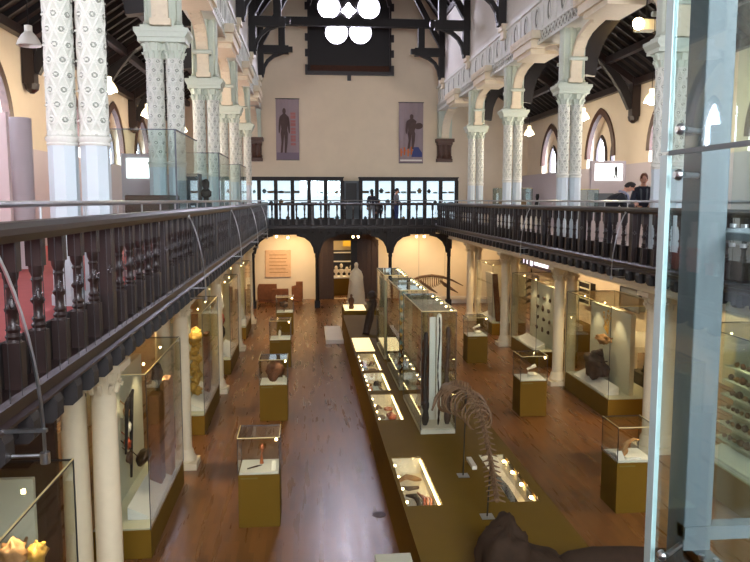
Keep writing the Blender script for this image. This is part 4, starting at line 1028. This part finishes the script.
# hanging skeleton on the right end wall
t = T('hanging_skeleton', 'long-necked brown skeleton hanging before the right end wall', 'skeleton', (6.7,38.6,1.1))
sp = [(4.9,38.6,.95),(5.4,38.6,1.15),(6.0,38.6,1.35),(6.6,38.6,1.42),(7.2,38.6,1.33),(7.7,38.6,1.15),(8.3,38.6,.85)]
b = MB(); b.tube([sample(sp,i/30) for i in range(31)], [.02+.06*sin(pi*i/30) for i in range(31)], 7); t.part('spine', b, 'bone', 'auto')
for k in range(12):
    p = sample(sp, .3+.35*k/11); R = .18+.18*sin(pi*k/11)
    b = MB()
    for s in (-1,1): b.tube([(p.x, p.y+s*R*.9*sin(a*pi/7), p.z-R*(1-cos(a*pi/7))*.95) for a in range(7)], .018, 5)
    t.part('rib_pair', b, 'bone', 'auto')
for (x,dx) in ((6.0,.5),(7.1,.5)):
    for s in (-1,1):
        b = MB(); b.tube([(x,38.6+s*.2,1.1),(x+dx*.6,38.6+s*.45,.85),(x+dx*1.6,38.6+s*.6,.55)],[.06,.1,.02],7); t.part('flipper', b, 'bone', 'auto')
b = MB(); 
for x in (5.9,7.3): b.tube([(x,38.6,1.4),(x,38.6,3.86)], .006, 4)
t.part('hanging_wires', b, 'dark_steel')
single('skeleton_plinth', MB().box(5.0,9.4,37.9,39.3,0,.22), 'white_plaster', 'long low white plinth under the hanging skeleton', 'plinth', bevel=.01)
# track spots under the end gallery
for k,(x,z,l) in enumerate(((2.36,3.55,'left lamp of the bright pair over the doorway'),(2.62,3.55,'right lamp of the bright pair over the doorway'),(4.22,3.5,'single spotlight on the post right of the doorway'),(-.93,3.52,'spotlight over the carved stones, right one'),(-2.07,3.6,'spotlight over the carved stones, left one'),(-1.5,3.58,'small spotlight in the middle over the plaque'),(5.6,3.55,'spotlight left of two over the hanging skeleton'),(6.0,3.55,'spotlight right of two over the hanging skeleton'))):
    t = T('track_spotlight', l, 'lamp', (x,37.5,z), 'spotlights under the end gallery')
    b = MB(); b.tube([(x,37.62,z),(x,37.50,z-.01)], [.05,.065], 10); b.tube([(x,37.6,z+.05),(x,37.6,3.86)], .01, 5); t.part('lamp_housing', b, 'black')
    b = MB(); b.tube([(x,37.495,z-.01),(x,37.475,z-.01)], .055, 10); t.part('lens', b, 'bulb_spot')
# right aisle, ground floor
b = MB(); b.box(11.6,12.2,34.3,39.7,1.95,3.3); t = T('striped_screen', 'purple-lit screen of white stripes and letters on the right aisle wall', 'screen', (11.7,37,1.95)); t.part('screen_panel', b, 'screen_navy')
for k in range(4): t.part('lit_stripe', MB().box(11.57,11.6,34.5,36.8+.2*(k%2),2.10+.26*k,2.25+.26*k), 'screen_white')
t.part('lit_stripe', MB().box(11.57,11.6,37.15,37.35,2.0,3.1), 'screen_white')
for k in range(3): t.part('lit_stripe', MB().box(11.57,11.6,37.4+k*.6,37.47+k*.6,2.05,2.7), 'screen_white')
t = T('dark_bird_sculpture', 'dark spiky bird-like sculpture behind the fossil showcase', 'sculpture', (9.6,30.6,0)); b = MB(); b.tube([(9.6,30.6,0),(9.55,30.6,.9),(9.65,30.6,1.7),(9.5,30.6,2.5)],[.1,.06,.09,.02],8)
for k in range(5): b.tube([(9.6,30.6,1.1+.28*k),(9.6,30.0,1.0+.3*k),(9.5,29.5,.75+.3*k)],[.05,.07,.01],6); b.tube([(9.6,30.6,1.1+.28*k),(9.6,31.1,1.05+.3*k),(9.5,31.5,.85+.3*k)],[.05,.07,.01],6)
t.part('body', b, 'rock_dark', 'auto')
for (y0,y1,z0,z1,m,l) in ((30.2,31.4,.95,1.85,'black_wood','dark slatted picture on the right aisle wall'),(25.5,27.1,1.35,2.1,'slate','grey framed picture on the right aisle wall above the rocks')):
    t = T('wall_picture', l, 'picture', (11.95,(y0+y1)/2,z0)); b = MB(); b.box(11.95,12.0+.2,y0,y1,z0,z1); t.part('picture_panel', b, m)
    b = MB(); b.box(11.92,11.96,y0-.04,y1+.04,z1,z1+.05); b.box(11.92,11.96,y0-.04,y1+.04,z0-.05,z0); b.box(11.92,11.96,y0-.05,y0,z0,z1); b.box(11.92,11.96,y1,y1+.05,z0,z1)
    if m == 'black_wood':
        for k in range(3): b.box(11.925,11.95,y0,y1,z0+.18+.22*k,z0+.24+.22*k)
    t.part('picture_frame', b, 'case_back' if m == 'black_wood' else 'dark_steel')
def desk_case(x0,x1,y0,y1,lab,blk=False):
    t = T('table_case', lab, 'display case', ((x0+x1)/2,(y0+y1)/2,0)); b = MB(); b.box(x0,x1,y0,y1,.78,.95); t.part('case_top', b, 'white_board')
    for (x,y) in ((x0+.06,y0+.06),(x1-.06,y0+.06),(x0+.06,y1-.06),(x1-.06,y1-.06)):
        b = MB(); b.box(x-.04,x+.04,y-.04,y+.04,0,.78); t.part('leg', b, 'white_board')
desk_case(9.9,11.7,21.3,23.9,'white table case in the right aisle right of the rock showcase')
t = T('aisle_cabinet', 'low olive cabinet with a white sloping label in the right aisle', 'cabinet', (10.2,23.5,0)); b = MB(); b.box(9.3,10.6,25.2,27.6,0,.75); t.part('cabinet_body', b, 'olive'); b = MB(); b.prism([(9.3,.75),(9.8,.75),(9.8,.95)],'y',25.3,27.5); t.part('label_desk', b, 'paper')
t = T('black_box_sculpture', 'black box holding dark pieces on the floor in the right aisle', 'box', (9.6,19.3,0)); b = MB(); b.box(9.1,10.2,18.8,19.8,0,.65); t.part('box_body', b, 'black'); b = MB(); b.blob((9.6,19.3,.72),(.35,.3,.16),8,.5); t.part('dark_pieces', b, 'rock_dark', 'full')
# glowing wall display in left aisle for depth
desk_case(-6.6,-5.2,15.0,18.0,'white table case in the dim left aisle')
desk_case(-6.6,-5.2,7.5,10,'white table case in the left aisle nearest the viewer')

# ------------------------------------------------------------------ end gallery, upper floor
def cabinet_bank(x0, x1, n, lab):
    y0 = YE-.62; t = T('lit_cabinet', lab, 'cabinet', ((x0+x1)/2,YE-.35,GF), 'lit wall cabinets of the end gallery')
    b = MB(); b.box(x0,x1,YE-.12,YE-.02,GF,6.42); t.part('back_panel', b, 'case_lit')  # panel glows in place of lamps inside the cabinet
    b = MB(); b.box(x0-.06,x1+.06,y0-.06,YE-.01,6.42,6.56); b.box(x0-.1,x1+.1,y0-.1,YE-.01,6.56,6.62); t.part('cornice', b, 'black_wood')
    w = (x1-x0)/n
    for k in range(n+1):
        x = x0+w*k; b = MB(); b.box(x-.10,x+.10,y0,y0+.1,GF,6.42); t.part('stile', b, 'black_wood')
    b = MB(); b.box(x0,x1,y0,YE-.02,GF,GF+.18); t.part('kick_base', b, 'black_wood')
    for z in (5.15,5.75):
        b = MB(); b.box(x0+.05,x1-.05,y0+.12,YE-.14,z,z+.008); t.part('glass_shelf', b, 'white_board')
    for k in range(n):
        b = MB(); b.box(x0+w*k+.07,x0+w*(k+1)-.07,y0+.03,y0+.045,GF+.18,6.42); gd = t.part('glass_door', b, 'glass_cool'); hb = MB(); hb.box(x0+w*k+.10,x0+w*k+.12,y0-.02,y0+.03,5.3,5.45); t.part('door_handle', hb, 'steel', under=gd)
    return w
wl = cabinet_bank(-3.35,1.92,6,'long lit wall cabinet on the end gallery, left of the framed panel')
wr = cabinet_bank(2.92,8.12,6,'long lit wall cabinet on the end gallery behind the three visitors')
def cab_items(x0, w, n, side):
    for k in range(n):
        for r,z in enumerate((4.33,5.162,5.762)):
            for q in range(2):
                x = x0+w*(k+.3+.4*q); s = random.uniform(.08,.15); b = MB()
                if (k+r+q)%3 == 0: b.lathe([(s*.5,z),(s,z+s),(s*.4,z+s*1.7),(s*.5,z+s*1.9)],x,YE-.38,10)
                elif (k+r+q)%3 == 1: b.blob((x,YE-.38,z+s*.45),(s*1.7,.09,s*.5),k+r,.4,2,10,8)
                else: b.box(x-s*1.3,x+s*1.3,YE-.45,YE-.36,z,z+s*.9)
                single('cabinet_specimen', b, ['slate','rock_tan','bronze','teal_panel'][(k*2+r+q)%4], 'small object, %s end cabinet, %s bay, %s shelf, %s one' % (side, ['first','second','third','fourth','fifth','sixth'][k], ['lowest','middle','top'][r], ['left','right'][q]), 'specimen', 'small objects in the lit end cabinets', 'auto')
cab_items(-3.35, wl, 6, 'left'); cab_items(2.92, wr, 6, 'right')
t = T('framed_panel', 'dark framed panel between the two lit wall cabinets', 'picture', (2.42,YE-.2,GF)); b = MB(); b.box(2.02,2.84,YE-.25,YE-.02,GF,6.42); t.part('panel_board', b, 'lift_frame')
b = MB(); b.box(2.14,2.72,YE-.29,YE-.25,5.3,6.3); t.part('dark_picture', b, 'black'); b = MB(); b.strip([(2.1,5.26),(2.76,5.26),(2.76,6.34),(2.1,6.34),(2.1,5.26)],'y',YE-.31,YE-.25,.06); t.part('picture_frame', b, 'slate')
# banners on the end wall
def banner(x0,x1,z0,z1,lab):
    t = T('wall_banner', lab, 'banner', ((x0+x1)/2,YE-.05,z0)); n = 24; b = MB(); vs = []
    for k in range(n+1):
        x = x0+(x1-x0)*k/n; d = .012*sin(k*1.1)
        vs += [(x,YE-.06+d,z0),(x,YE-.06+d,z1),(x,YE-.045+d,z1),(x,YE-.045+d,z0)]
    fs = [(i*4+j,(i+1)*4+j,(i+1)*4+(j+1)%4,i*4+(j+1)%4) for i in range(n) for j in range(4)]+[(0,1,2,3),(4*n,4*n+1,4*n+2,4*n+3)]
    b.add(vs, fs); t.part('banner_cloth', b, 'banner_grey', 'auto')
    b = MB(); b.tube([(x0-.03,YE-.05,z1+.02),(x1+.03,YE-.05,z1+.02)], .025, 8); b.tube([(x0,YE-.05,z0-.02),(x1,YE-.05,z0-.02)], .02, 8); t.part('banner_rod', b, 'dark_steel')
    return t
def flat(t, name, poly, m): b = MB(); b.prism(poly, 'y', YE-.09, YE-.078); t.part(name, b, m, True if 0 else False)
def ell(cx,cz,rx,rz,n=14,tilt=0): return [(cx+rx*cos(2*pi*i/n)*cos(tilt)-rz*sin(2*pi*i/n)*sin(tilt), cz+rx*cos(2*pi*i/n)*sin(tilt)+rz*sin(2*pi*i/n)*cos(tilt)) for i in range(n)]
def figure(t, cx, z0, h, w, arms=0):
    b = MB(); D = ('y',YE-.095,YE-.08)
    def E(*a,**k): b.prism(ell(*a,**k), *D)
    E(cx,z0+h*.93,w*.16,h*.07)
    b.prism([(cx-w*.10,z0+h*.88),(cx+w*.10,z0+h*.88),(cx+w*.42,z0+h*.80),(cx+w*.34,z0+h*.62),(cx+w*.26,z0+h*.52),(cx+w*.32,z0+h*.44),(cx+w*.28,z0+h*.22),(cx+w*.18,z0+.02),(cx+w*.30,z0),(cx+w*.02,z0),(cx+w*.04,z0+h*.24),(cx,z0+h*.42),(cx-w*.08,z0+h*.24),(cx-w*.16,z0+.02),(cx-w*.36,z0+.0),(cx-w*.26,z0+h*.24),(cx-w*.32,z0+h*.44),(cx-w*.26,z0+h*.54),(cx-w*.34,z0+h*.66),(cx-w*.42,z0+h*.80)], *D)
    E(cx-w*.42,z0+h*.62,w*.09,h*.19,tilt=-.06)
    if arms: E(cx+w*.62,z0+h*.66,w*.38,h*.09,tilt=.2)
    else: E(cx+w*.42,z0+h*.62,w*.09,h*.19,tilt=.06)
    t.part('printed_figure', b, 'banner_dark')
t = banner(-1.56,-.33,7.55,10.72,'grey hanging banner with a standing figure and a red stripe, left of the end wall')
figure(t, -1.12, 7.9, 2.35, .58)
b = MB()
for k in range(9): b.box(-.78,-.52,YE-.09,YE-.078,8.3+k*.2,8.42+k*.2+.05*(k%2))
t.part('red_lettering', b, 'banner_red'); b = MB(); b.box(-1.54,-.35,YE-.082,YE-.072,7.57,7.92); t.part('lower_band', b, 'banner_violet')
t = banner(5.03,6.36,7.42,10.6,'grey hanging banner with a dark stooping figure over orange letters, right of the end wall')
figure(t, 5.72, 8.15, 1.85, .62, 1)
def letters(t, s, x, z, h, m, name):
    cu = bpy.data.curves.new(name,'FONT'); cu.body = s; cu.size = h; cu.extrude = .004; o = bpy.data.objects.new(name,cu); COL.objects.link(o)
    o.data.materials.append(M[m]); me = bpy.data.meshes.new_from_object(o.evaluated_get(bpy.context.evaluated_depsgraph_get())); bpy.data.objects.remove(o)
    me.transform(Matrix.Translation((x-t.off[0],YE-.085-t.off[1],z-t.off[2])) @ Matrix.Rotation(pi/2,4,'X')); 
    q = bpy.data.objects.new(name, me); COL.objects.link(q); q.parent = t.o
b = MB(); b.prism([(5.72,7.72),(6.3,7.72),(6.3,7.95),(6.1,8.25),(5.85,8.25)],'y',YE-.09,YE-.078); t.part('blue_shape', b, 'banner_blue')
b = MB()
for k,(x,z) in enumerate(((5.12,7.75),(5.3,7.82),(5.5,7.75),(5.68,7.85))): b.box(x,x+.07,YE-.092,YE-.08,z,z+.42); b.box(x,x+.14,YE-.092,YE-.08,z+.2,z+.26)
t.part('orange_lettering', b, 'banner_orange')
b = MB(); b.box(5.1,6.3,YE-.09,YE-.078,7.50,7.58); t.part('white_caption', b, 'white_board')

# ------------------------------------------------------------------ gallery aisles, upper floor
def glass_screen(y, lab, deep=2.35):
    t = T('glass_screen', lab, 'glass screen', (-2.6,y,GF), 'tall glass screens beside the left gallery columns')
    b = MB(); b.box(-3.25,-2.12,y,y+.015,GF+.1,6.53); t.part('front_pane', b, 'glass_lift')
    b = MB(); b.box(-2.115,-2.1,y,y+deep,GF+.1,6.53); t.part('side_pane', b, 'glass_lift')
    b = MB(); b.box(-3.25,-2.1,y-.004,y+.02,6.53,6.545); b.box(-2.12,-2.095,y,y+deep,6.53,6.545); b.box(-2.12,-2.095,y-.01,y+.015,GF+.1,6.53); b.box(-3.265,-3.25,y,y+.015,GF+.1,6.53); t.part('pane_edges', b, 'slate')
    b = MB(); b.box(-3.27,-2.08,y-.03,y+.05,GF,GF+.1); b.box(-2.14,-2.08,y,y+deep,GF,GF+.1); t.part('floor_channel', b, 'steel')
glass_screen(12.45,'tall glass screen in front of the second left column pair'); glass_screen(18.5,'tall glass screen in front of the third left column pair'); glass_screen(24.4,'tall glass screen in front of the fourth left column pair')
single('table_top_case', MB().box(-2.98,-2.25,12.6,13.6,GF,5.48), 'brown_wood', 'low wooden case with a flat top behind the nearest glass screen', 'cabinet', bevel=.02)
single('dark_display_block', MB().box(-3.35,-2.75,19.6,20.2,GF,6.08), 'slate', 'blue-grey display block behind the glass screens on the left gallery', 'display block', bevel=.01)
t = T('bronze_bust', 'dark bronze bust next to the blue-grey block on the left gallery', 'bust', (-2.6,20.0,GF)); b = MB(); b.box(-2.75,-2.5,19.85,20.15,GF,5.38); t.part('bust_plinth', b, 'slate')
b = MB(); b.lathe([(.08,5.38),(.06,5.45),(.14,5.5),(.15,5.62),(.06,5.7)],-2.63,20,12,0,0,1,.8); b.blob((-2.63,20,5.82),(.1,.12,.14),2,.2); t.part('bust_head', b, 'bronze', 'auto')
single('exhibition_board', MB().box(-7.1,-5.02,13.2,13.32,GF,6.87), 'white_board', 'tall pinkish white display panel at the left edge of the left gallery', 'display panel')
bpy.data.objects['exhibition_board'].data.materials[0] = mat('panel_pink',(226,204,202),.7)
b = MB(); b.lathe([(.19,GF),(.19,6.87)], -5.12, 14.1, 20); single('round_pillar', b, 'lilac_plaster', 'smooth lilac round pillar beside the pinkish panel', 'pillar', smooth='auto')
def light_box(x0,x1,y,z0,z1,lab,ph=None,zb=GF):
    t = T('light_box_stand', lab, 'display panel', ((x0+x1)/2,y,GF)); b = MB(); b.box(x0-.12,x1+.12,y,y+.16,zb,z1+.1); t.part('stand_panel', b, 'lilac_plaster')
    b = MB(); b.box(x0,x1,y-.03,y,z0,z1); t.part('light_box', b, 'lightbox'); return t
t = light_box(9.54,10.48,24.0,6.04,6.59,'lilac stand with a glowing white light box in the right gallery behind the leaning visitors')
b = MB(); cx = 10.25; b.prism(ell(cx,6.47,.035,.05),'y',23.955,23.97); b.prism([(cx-.05,6.46),(cx+.05,6.46),(cx+.04,6.28),(cx+.07,6.1),(cx+.03,6.1),(cx,6.25),(cx-.05,6.1),(cx-.08,6.12),(cx-.03,6.28)],'y',23.955,23.97); t.part('figure_symbol', b, 'black')
b = MB(); b.box(9.55,10.2,23.97,24.0,5.0,5.62); t.part('picture_plate', b, 'slate')
light_box(-3.95,-3.38,17.0,5.88,6.32,'glowing white light box panel in the left gallery seen through the glass screen')
t = T('gallery_glass_case', 'low glass case in the right gallery left of the leaning visitors', 'display case', (7.9,20.9,GF)); 
b = MB(); b.box(8.35,9.05,22.4,23.3,GF,5.0); t.part('case_base', b, 'lilac_plaster'); hood(t,8.35,9.05,22.4,23.3,5.0,5.72,'glass_cool')
t = T('gallery_glass_case', 'low glass case with a tan model in the right gallery near the third column pair', 'display case', (9.0,32.5,GF)); b = MB(); b.box(8.3,9.8,31.6,32.6,GF,5.1); t.part('case_base', b, 'white_board'); hood(t,8.3,9.8,31.6,32.6,5.1,5.9,'glass_cool'); 
b = MB(); b.box(8.5,9.6,31.8,32.4,5.12,5.4); single('tan_model', b, 'rock_tan', 'tan model inside the low glass case on the right gallery', 'model', bevel=.02)
b = MB(); b.lathe([(.12,5.0),(.14,5.2),(.06,5.4),(.1,5.55),(.08,5.7)],11.7,36.9,12); t = T('wall_figure', 'small black figure on the lilac wall of the right gallery', 'figure', (11.7,36.9,5.0)); t.part('figure_body', b, 'black', 'auto'); b = MB(); b.box(11.55,11.9,36.75,37.05,GF,5.0); t.part('figure_stand', b, 'white_board')
# ------------------------------------------------------------------ people
def hand(b, wr, d, up, L=.18):
    """palm and five bent fingers leaving wrist wr along direction d"""
    wr = Vector(wr); d = Vector(d).normalized(); s = d.cross(Vector(up)).normalized(); n = s.cross(d)
    b.blob(tuple(wr+d*L*.25), (.026,.036,.045), 0, 0, 1, 10, 8)
    b.tube([wr-d*.02, wr+d*L*.2, wr+d*L*.5], [.024,.032,.036], 8)
    for k,(o,l) in enumerate(((-.028,.42),(-.010,.5),(.010,.48),(.027,.38))):
        p = wr+d*L*.48+s*o; b.tube([p, p+d*L*l*.5-n*.004, p+d*L*l*.8-n*.02, p+d*L*l*.95-n*.036], [.0095,.009,.008,.006], 6)
    p = wr+d*L*.15-s*.03; b.tube([p, p-s*.022+d*.03, p-s*.022+d*.058-n*.012], [.011,.010,.007], 6)
def person(lab, loc, rot, J, top, bottom, hair, hgt=1.75, extra=None, hairlong=False, face=(0,-1,0)):
    k = hgt/1.75; t = T('person', lab, 'person', loc, None, False, rot)
    J = {a: Vector(v)*k for a, v in J.items()}
    order = ['pel','bel','che','nec','hea','shL','elL','waL','shR','elR','waR','hiL','knL','anL','toL','hiR','knR','anR','toR']
    R = dict(pel=.125,bel=.115,che=.135,nec=.06,hea=.06,shL=.062,elL=.042,waL=.028,shR=.062,elR=.042,waR=.028,hiL=.09,knL=.056,anL=.038,toL=.034,hiR=.09,knR=.056,anR=.038,toR=.034)
    E = [('pel','bel'),('bel','che'),('che','nec'),('nec','hea'),('che','shL'),('shL','elL'),('elL','waL'),('che','shR'),('shR','elR'),('elR','waR'),('pel','hiL'),('hiL','knL'),('knL','anL'),('anL','toL'),('pel','hiR'),('hiR','knR'),('knR','anR'),('anR','toR')]
    def sk_(names, grow, root='pel'):
        E2 = [(names.index(a), names.index(b)) for a, b in E if a in names and b in names]
        return skin_mesh([J[n] for n in names], E2, [(R[n]*k+grow)*(1 if n not in ('pel','bel','che') else 1) for n in names], 2, names.index(root) if root in names else 0)
    body = sk_(order, 0)
    h = J['hea']; f = Vector(face).normalized(); up = (h-J['nec']).normalized(); sd = f.cross(up).normalized()
    c = h+up*.075*k; Rm = Matrix((sd, f, up)).transposed()
    hb = MB(); hb.blob((0,0,0), (.076*k,.098*k,.122*k), 0, 0, 1, 20, 14)
    hb.blob((0,.045*k,-.065*k), (.05*k,.045*k,.05*k), 0, 0, 1, 12, 8)
    hb.tube([(0,.09*k,.015*k),(0,.118*k,-.022*k),(0,.098*k,-.032*k)], [.010*k,.016*k,.012*k], 6)
    for s in (-1,1): hb.blob((s*.077*k,.0,-.01*k), (.012*k,.022*k,.032*k), 0, 0, 1, 8, 6)
    body.add([tuple(Rm @ Vector(v)+c) for v in hb.v], hb.f)
    for w, e in (('waL','elL'),('waR','elR')): hand(body, J[w], J[w]-J[e], (0,1,.2), .18*k)
    t.part('body', body, 'skin', 'full')
    eb = MB()
    for s in (-1,1): eb.blob((s*.03*k,.089*k,.022*k), (.012*k,.007*k,.007*k), 0, 0, 1, 8, 6)
    eb.v = [tuple(Rm @ Vector(v)+c) for v in eb.v]; t.part('eyes', eb, 'black', 'full')
    mb_ = MB(); mb_.blob((0,.091*k,-.058*k), (.024*k,.008*k,.007*k), 0, 0, 1, 8, 6); mb_.v = [tuple(Rm @ Vector(v)+c) for v in mb_.v]; t.part('mouth', mb_, 'terracotta', 'full')
    hm = MB(); hm.blob((0,-.022*k,.03*k), (.088*k,.104*k,.112*k), 4, .12, 3, 18, 12)
    if hairlong: hm.blob((0,-.07*k,-.08*k), (.08*k,.05*k,.14*k), 5, .15, 3, 14, 10)
    hm.v = [tuple(Rm @ Vector(v)+c) for v in hm.v]; t.part('hair', hm, hair, 'full')
    t.part('trousers', sk_(['pel','bel','hiL','knL','anL','hiR','knR','anR'], .018), bottom, 'full')
    t.part('jacket', sk_(['pel','bel','che','nec','shL','elL','waL','shR','elR','waR'], .026), top, 'full')
    for s in ('L','R'):
        a = J['an'+s]; o = J['to'+s]; b = MB(); b.tube([a+Vector((0,0,.02)), a-Vector((0,0,.04*k)), (a+o)/2-Vector((0,0,.02*k)), o], [.045*k,.05*k,.05*k,.034*k], 10); t.part('shoe', b, 'black', 'full')
    if extra: extra(t, J, k)
    return t
STAND = dict(pel=(0,0,.96),bel=(0,.01,1.13),che=(0,0,1.34),nec=(0,.0,1.50),hea=(0,.02,1.585),
    shL=(-.17,0,1.41),elL=(-.23,.02,1.13),waL=(-.22,.10,.89),shR=(.17,0,1.41),elR=(.23,.02,1.13),waR=(.22,.10,.89),
    hiL=(-.09,0,.88),knL=(-.10,.02,.49),anL=(-.10,-.02,.09),toL=(-.11,.14,.035),hiR=(.09,0,.88),knR=(.10,.02,.49),anR=(.10,-.02,.09),toR=(.11,.14,.035))
def pose(**k): d = dict(STAND); d.update(k); return d
# faces are along +Y local; rot pi turns them to the viewer
def collar(t, J, k):
    b = MB(); n = J['nec']; b.tube([n+Vector((-.09,.02,.0)),n+Vector((-.05,.10,-.08)),n+Vector((-.03,.14,-.3))],[.03,.035,.02],8); b.tube([n+Vector((.09,.02,.0)),n+Vector((.05,.10,-.08)),n+Vector((.04,.14,-.3))],[.03,.035,.02],8)
    b.tube([n+Vector((-.09,.02,0)),n+Vector((0,-.08,.02)),n+Vector((.09,.02,0))],[.03,.035,.03],8); t.part('scarf', b, 'scarf', 'full')
def lapels(t, J, k):
    b = MB(); n = J['nec']
    for s in (-1,1): b.tube([n+Vector((s*.09,.0,.0)),n+Vector((s*.07,.11,-.1)),n+Vector((s*.06,.15,-.38))],[.022,.026,.018],8)
    t.part('lapels', b, 'slate', 'full')
person('man with short reddish hair and dark jacket standing upright at the right gallery rail', (8.0,17.1,GF), pi*.92, pose(hea=(0,.03,1.585),elL=(-.24,.05,1.14),waL=(-.14,.22,1.04),elR=(.24,.05,1.14),waR=(.14,.24,1.04)), 'jacket_navy', 'trouser_dark', 'hair_red', 1.84, lapels, face=(.15,1,-.25))
lean = pose(pel=(0,-.05,.95),bel=(0,.03,1.10),che=(0,.20,1.25),nec=(0,.30,1.42),hea=(0,.38,1.49),shL=(-.17,.24,1.30),elL=(-.22,.36,1.08),waL=(-.12,.52,1.12),shR=(.17,.24,1.30),elR=(.22,.36,1.08),waR=(.12,.52,1.12),hiL=(-.09,-.05,.87),hiR=(.09,-.05,.87))
def cap(t, J, k):
    collar(t, J, k)
    c = (J['che']+J['bel'])/2+Vector((0,-.02,.05)); b = MB(); b.blob(tuple(c), (.21*k,.24*k,.15*k), 3, .06, 1.5, 20, 14); b.v = [tuple(Matrix.Rotation(.55,3,'X') @ (Vector(v)-c)+c) for v in b.v]; 
    for q in 'LR': b.tube([J['che']*.4+J['sh'+q]*.6,J['sh'+q],J['sh'+q]*.5+J['el'+q]*.5,J['el'+q],J['el'+q]*.4+J['wa'+q]*.6,J['wa'+q]],[.10,.105,.09,.075,.062,.05],12)
    t.part('jacket_back', b, 'jacket_black', 'full')
person('dark-haired visitor in a black jacket with a grey scarf leaning over the right gallery rail', (7.10,16.9,GF), -pi*.6, lean, 'jacket_black', 'trouser_dark', 'hair_dark', 1.76, cap, face=(0,.8,-.45))
person('visitor in a dark top and pale trousers at the left of the right-hand end cabinet', (3.42,38.7,GF), pi*.05, STAND, 'jacket_navy', 'shirt_grey', 'hair_dark', 1.72, hairlong=True, face=(0,1,0))
person('small child with dark hair between the two adults at the end cabinet', (3.82,38.8,GF), 0, pose(), 'jacket_black', 'trouser_dark', 'hair_dark', 1.25, face=(0,1,0))
person('man in a grey shirt and blue trousers standing sideways at the end cabinet', (4.68,38.5,GF), -pi*.45, pose(waL=(-.2,.2,1.05),waR=(.2,.18,1.05)), 'shirt_grey', 'jeans', 'hair_dark', 1.82, face=(0,1,-.1))

# ------------------------------------------------------------------ glass lift beside the viewer
t = T('glass_lift', 'pale steel and glass lift enclosure at the right edge of the view', 'lift', (1.6,2.6,0))
b = MB(); b.box(1.62,1.745,2.94,3.09,.0,9.2); t.part('corner_post', b, 'lift_frame', bevel=.006)
b = MB(); b.box(1.62,1.745,-.2,-.05,.0,9.2); t.part('corner_post', b, 'lift_frame', bevel=.006)
b = MB(); b.box(1.493,1.507,-.1,2.975,5.60,9.0); t.part('upper_pane', b, 'glass_lift')
b = MB(); b.box(1.493,1.507,-.1,2.975,2.2,5.585); t.part('lower_pane', b, 'glass_lift')
b = MB(); b.box(1.490,1.510,2.975,3.035,5.60,9.0); b.box(1.490,1.510,2.975,3.035,2.2,5.585); t.part('pane_edge', b, 'glass_edge')
b = MB(); b.box(1.492,1.508,-.1,2.97,5.583,5.602); t.part('pane_joint', b, 'lift_frame')
for z in (5.68,5.50,3.90,7.4):
    b = MB(); b.tube([(1.470,2.87,z),(1.478,2.87,z),(1.486,2.87,z),(1.493,2.87,z)], [.014,.021,.024,.024], 18); t.part('fixing_bolt', b, 'steel', 'auto')
    b = MB(); b.tube([(1.507,2.87,z),(1.62,2.96,z)], .012, 8); t.part('bolt_arm', b, 'steel', 'auto')
b = MB(); b.box(1.745,1.80,-.05,2.99,5.235,5.265); b.box(1.745,3.1,2.98,3.05,5.25,5.28); t.part('middle_rail', b, 'lift_frame')
b = MB()
for y in (2.86,2.94):
    for z in (5.29,5.21): b.tube([(1.772,y,z-.004),(1.772,y,z+.012)], .014, 10)
t.part('rail_bolts', b, 'steel', 'auto')
b = MB(); b.box(1.62,3.1,2.93,3.0,3.93,3.99); b.box(1.62,1.74,2.6,2.94,3.86,3.88); b.box(1.62,1.66,2.5,2.94,3.80,3.88); t.part('floor_bracket', b, 'lift_frame')
b = MB()
for (x,y) in ((1.66,2.86),(1.70,2.82)): b.tube([(x,y,3.88),(x,y,3.9)], .012, 8)
t.part('bracket_bolts', b, 'steel', 'auto')
b = MB(); b.box(1.80,3.1,3.0,3.012,2.2,9.0); t.part('back_pane', b, 'glass_lift')
b = MB(); b.box(1.62,3.1,2.98,3.04,6.55,6.6); t.part('upper_rail', b, 'lift_frame')

# ------------------------------------------------------------------ light
def area(loc, rot, sx, sy, e, col, name='daylight'):
    L = bpy.data.lights.new(name, 'AREA'); L.shape = 'RECTANGLE'; L.size = sx; L.size_y = sy; L.energy = e; L.color = col
    o = bpy.data.objects.new(name, L); COL.objects.link(o); o.location = loc; o.rotation_euler = rot; return o
# daylight entering by the aisle windows and the assumed near window
# row of roof lanterns of the nave
def aim(loc, tgt): return (Vector(tgt)-Vector(loc)).to_track_quat('-Z','Y').to_euler()
# warm spots under the galleries
WARM = (1,.72,.40)
def track(x, y, tx, ty, tz, e, ang=95):
    o = spot(None, (x,y,3.78), (tx,ty,tz), e, ang, WARM, .06)
for y in (8,12,16,20,24,28,32,36): 
    track(-5.2,y,-6.9,y,1.2,420); track(9.3,y,11.8,y,1.4,520)
    if y > 10: track(-3.5,y-.9,-1.2,y-.9,0,320,90); track(8.3,y-.9,6.4,y-.9,0,360,90)
for x in (-1.4,0,5.0,6.5): track(x,38.0,x,40.3,1.6,260)
track(2.4,37.6,2.3,34.4,1.2,300,60); track(9.5,38,9.5,40.3,1.8,260)
area((2.3,43,3.8),(0,0,0),2,3,120,WARM,'room_light')
W = bpy.data.worlds.new('world'); S.world = W; W.use_nodes = True
W.node_tree.nodes['Background'].inputs[0].default_value = (.6,.7,.9,1); W.node_tree.nodes['Background'].inputs[1].default_value = .3
S.view_settings.view_transform = 'Standard'; S.view_settings.look = 'None'; S.view_settings.gamma = 1; S.view_settings.exposure = .12
S.view_settings.use_curve_mapping = False
cy = S.cycles; cy.transparent_max_bounces = 40; cy.max_bounces = 6; cy.diffuse_bounces = 4; cy.glossy_bounces = 3; cy.use_denoising = True
cy.sample_clamp_indirect = 4; cy.caustics_reflective = False; cy.caustics_refractive = False
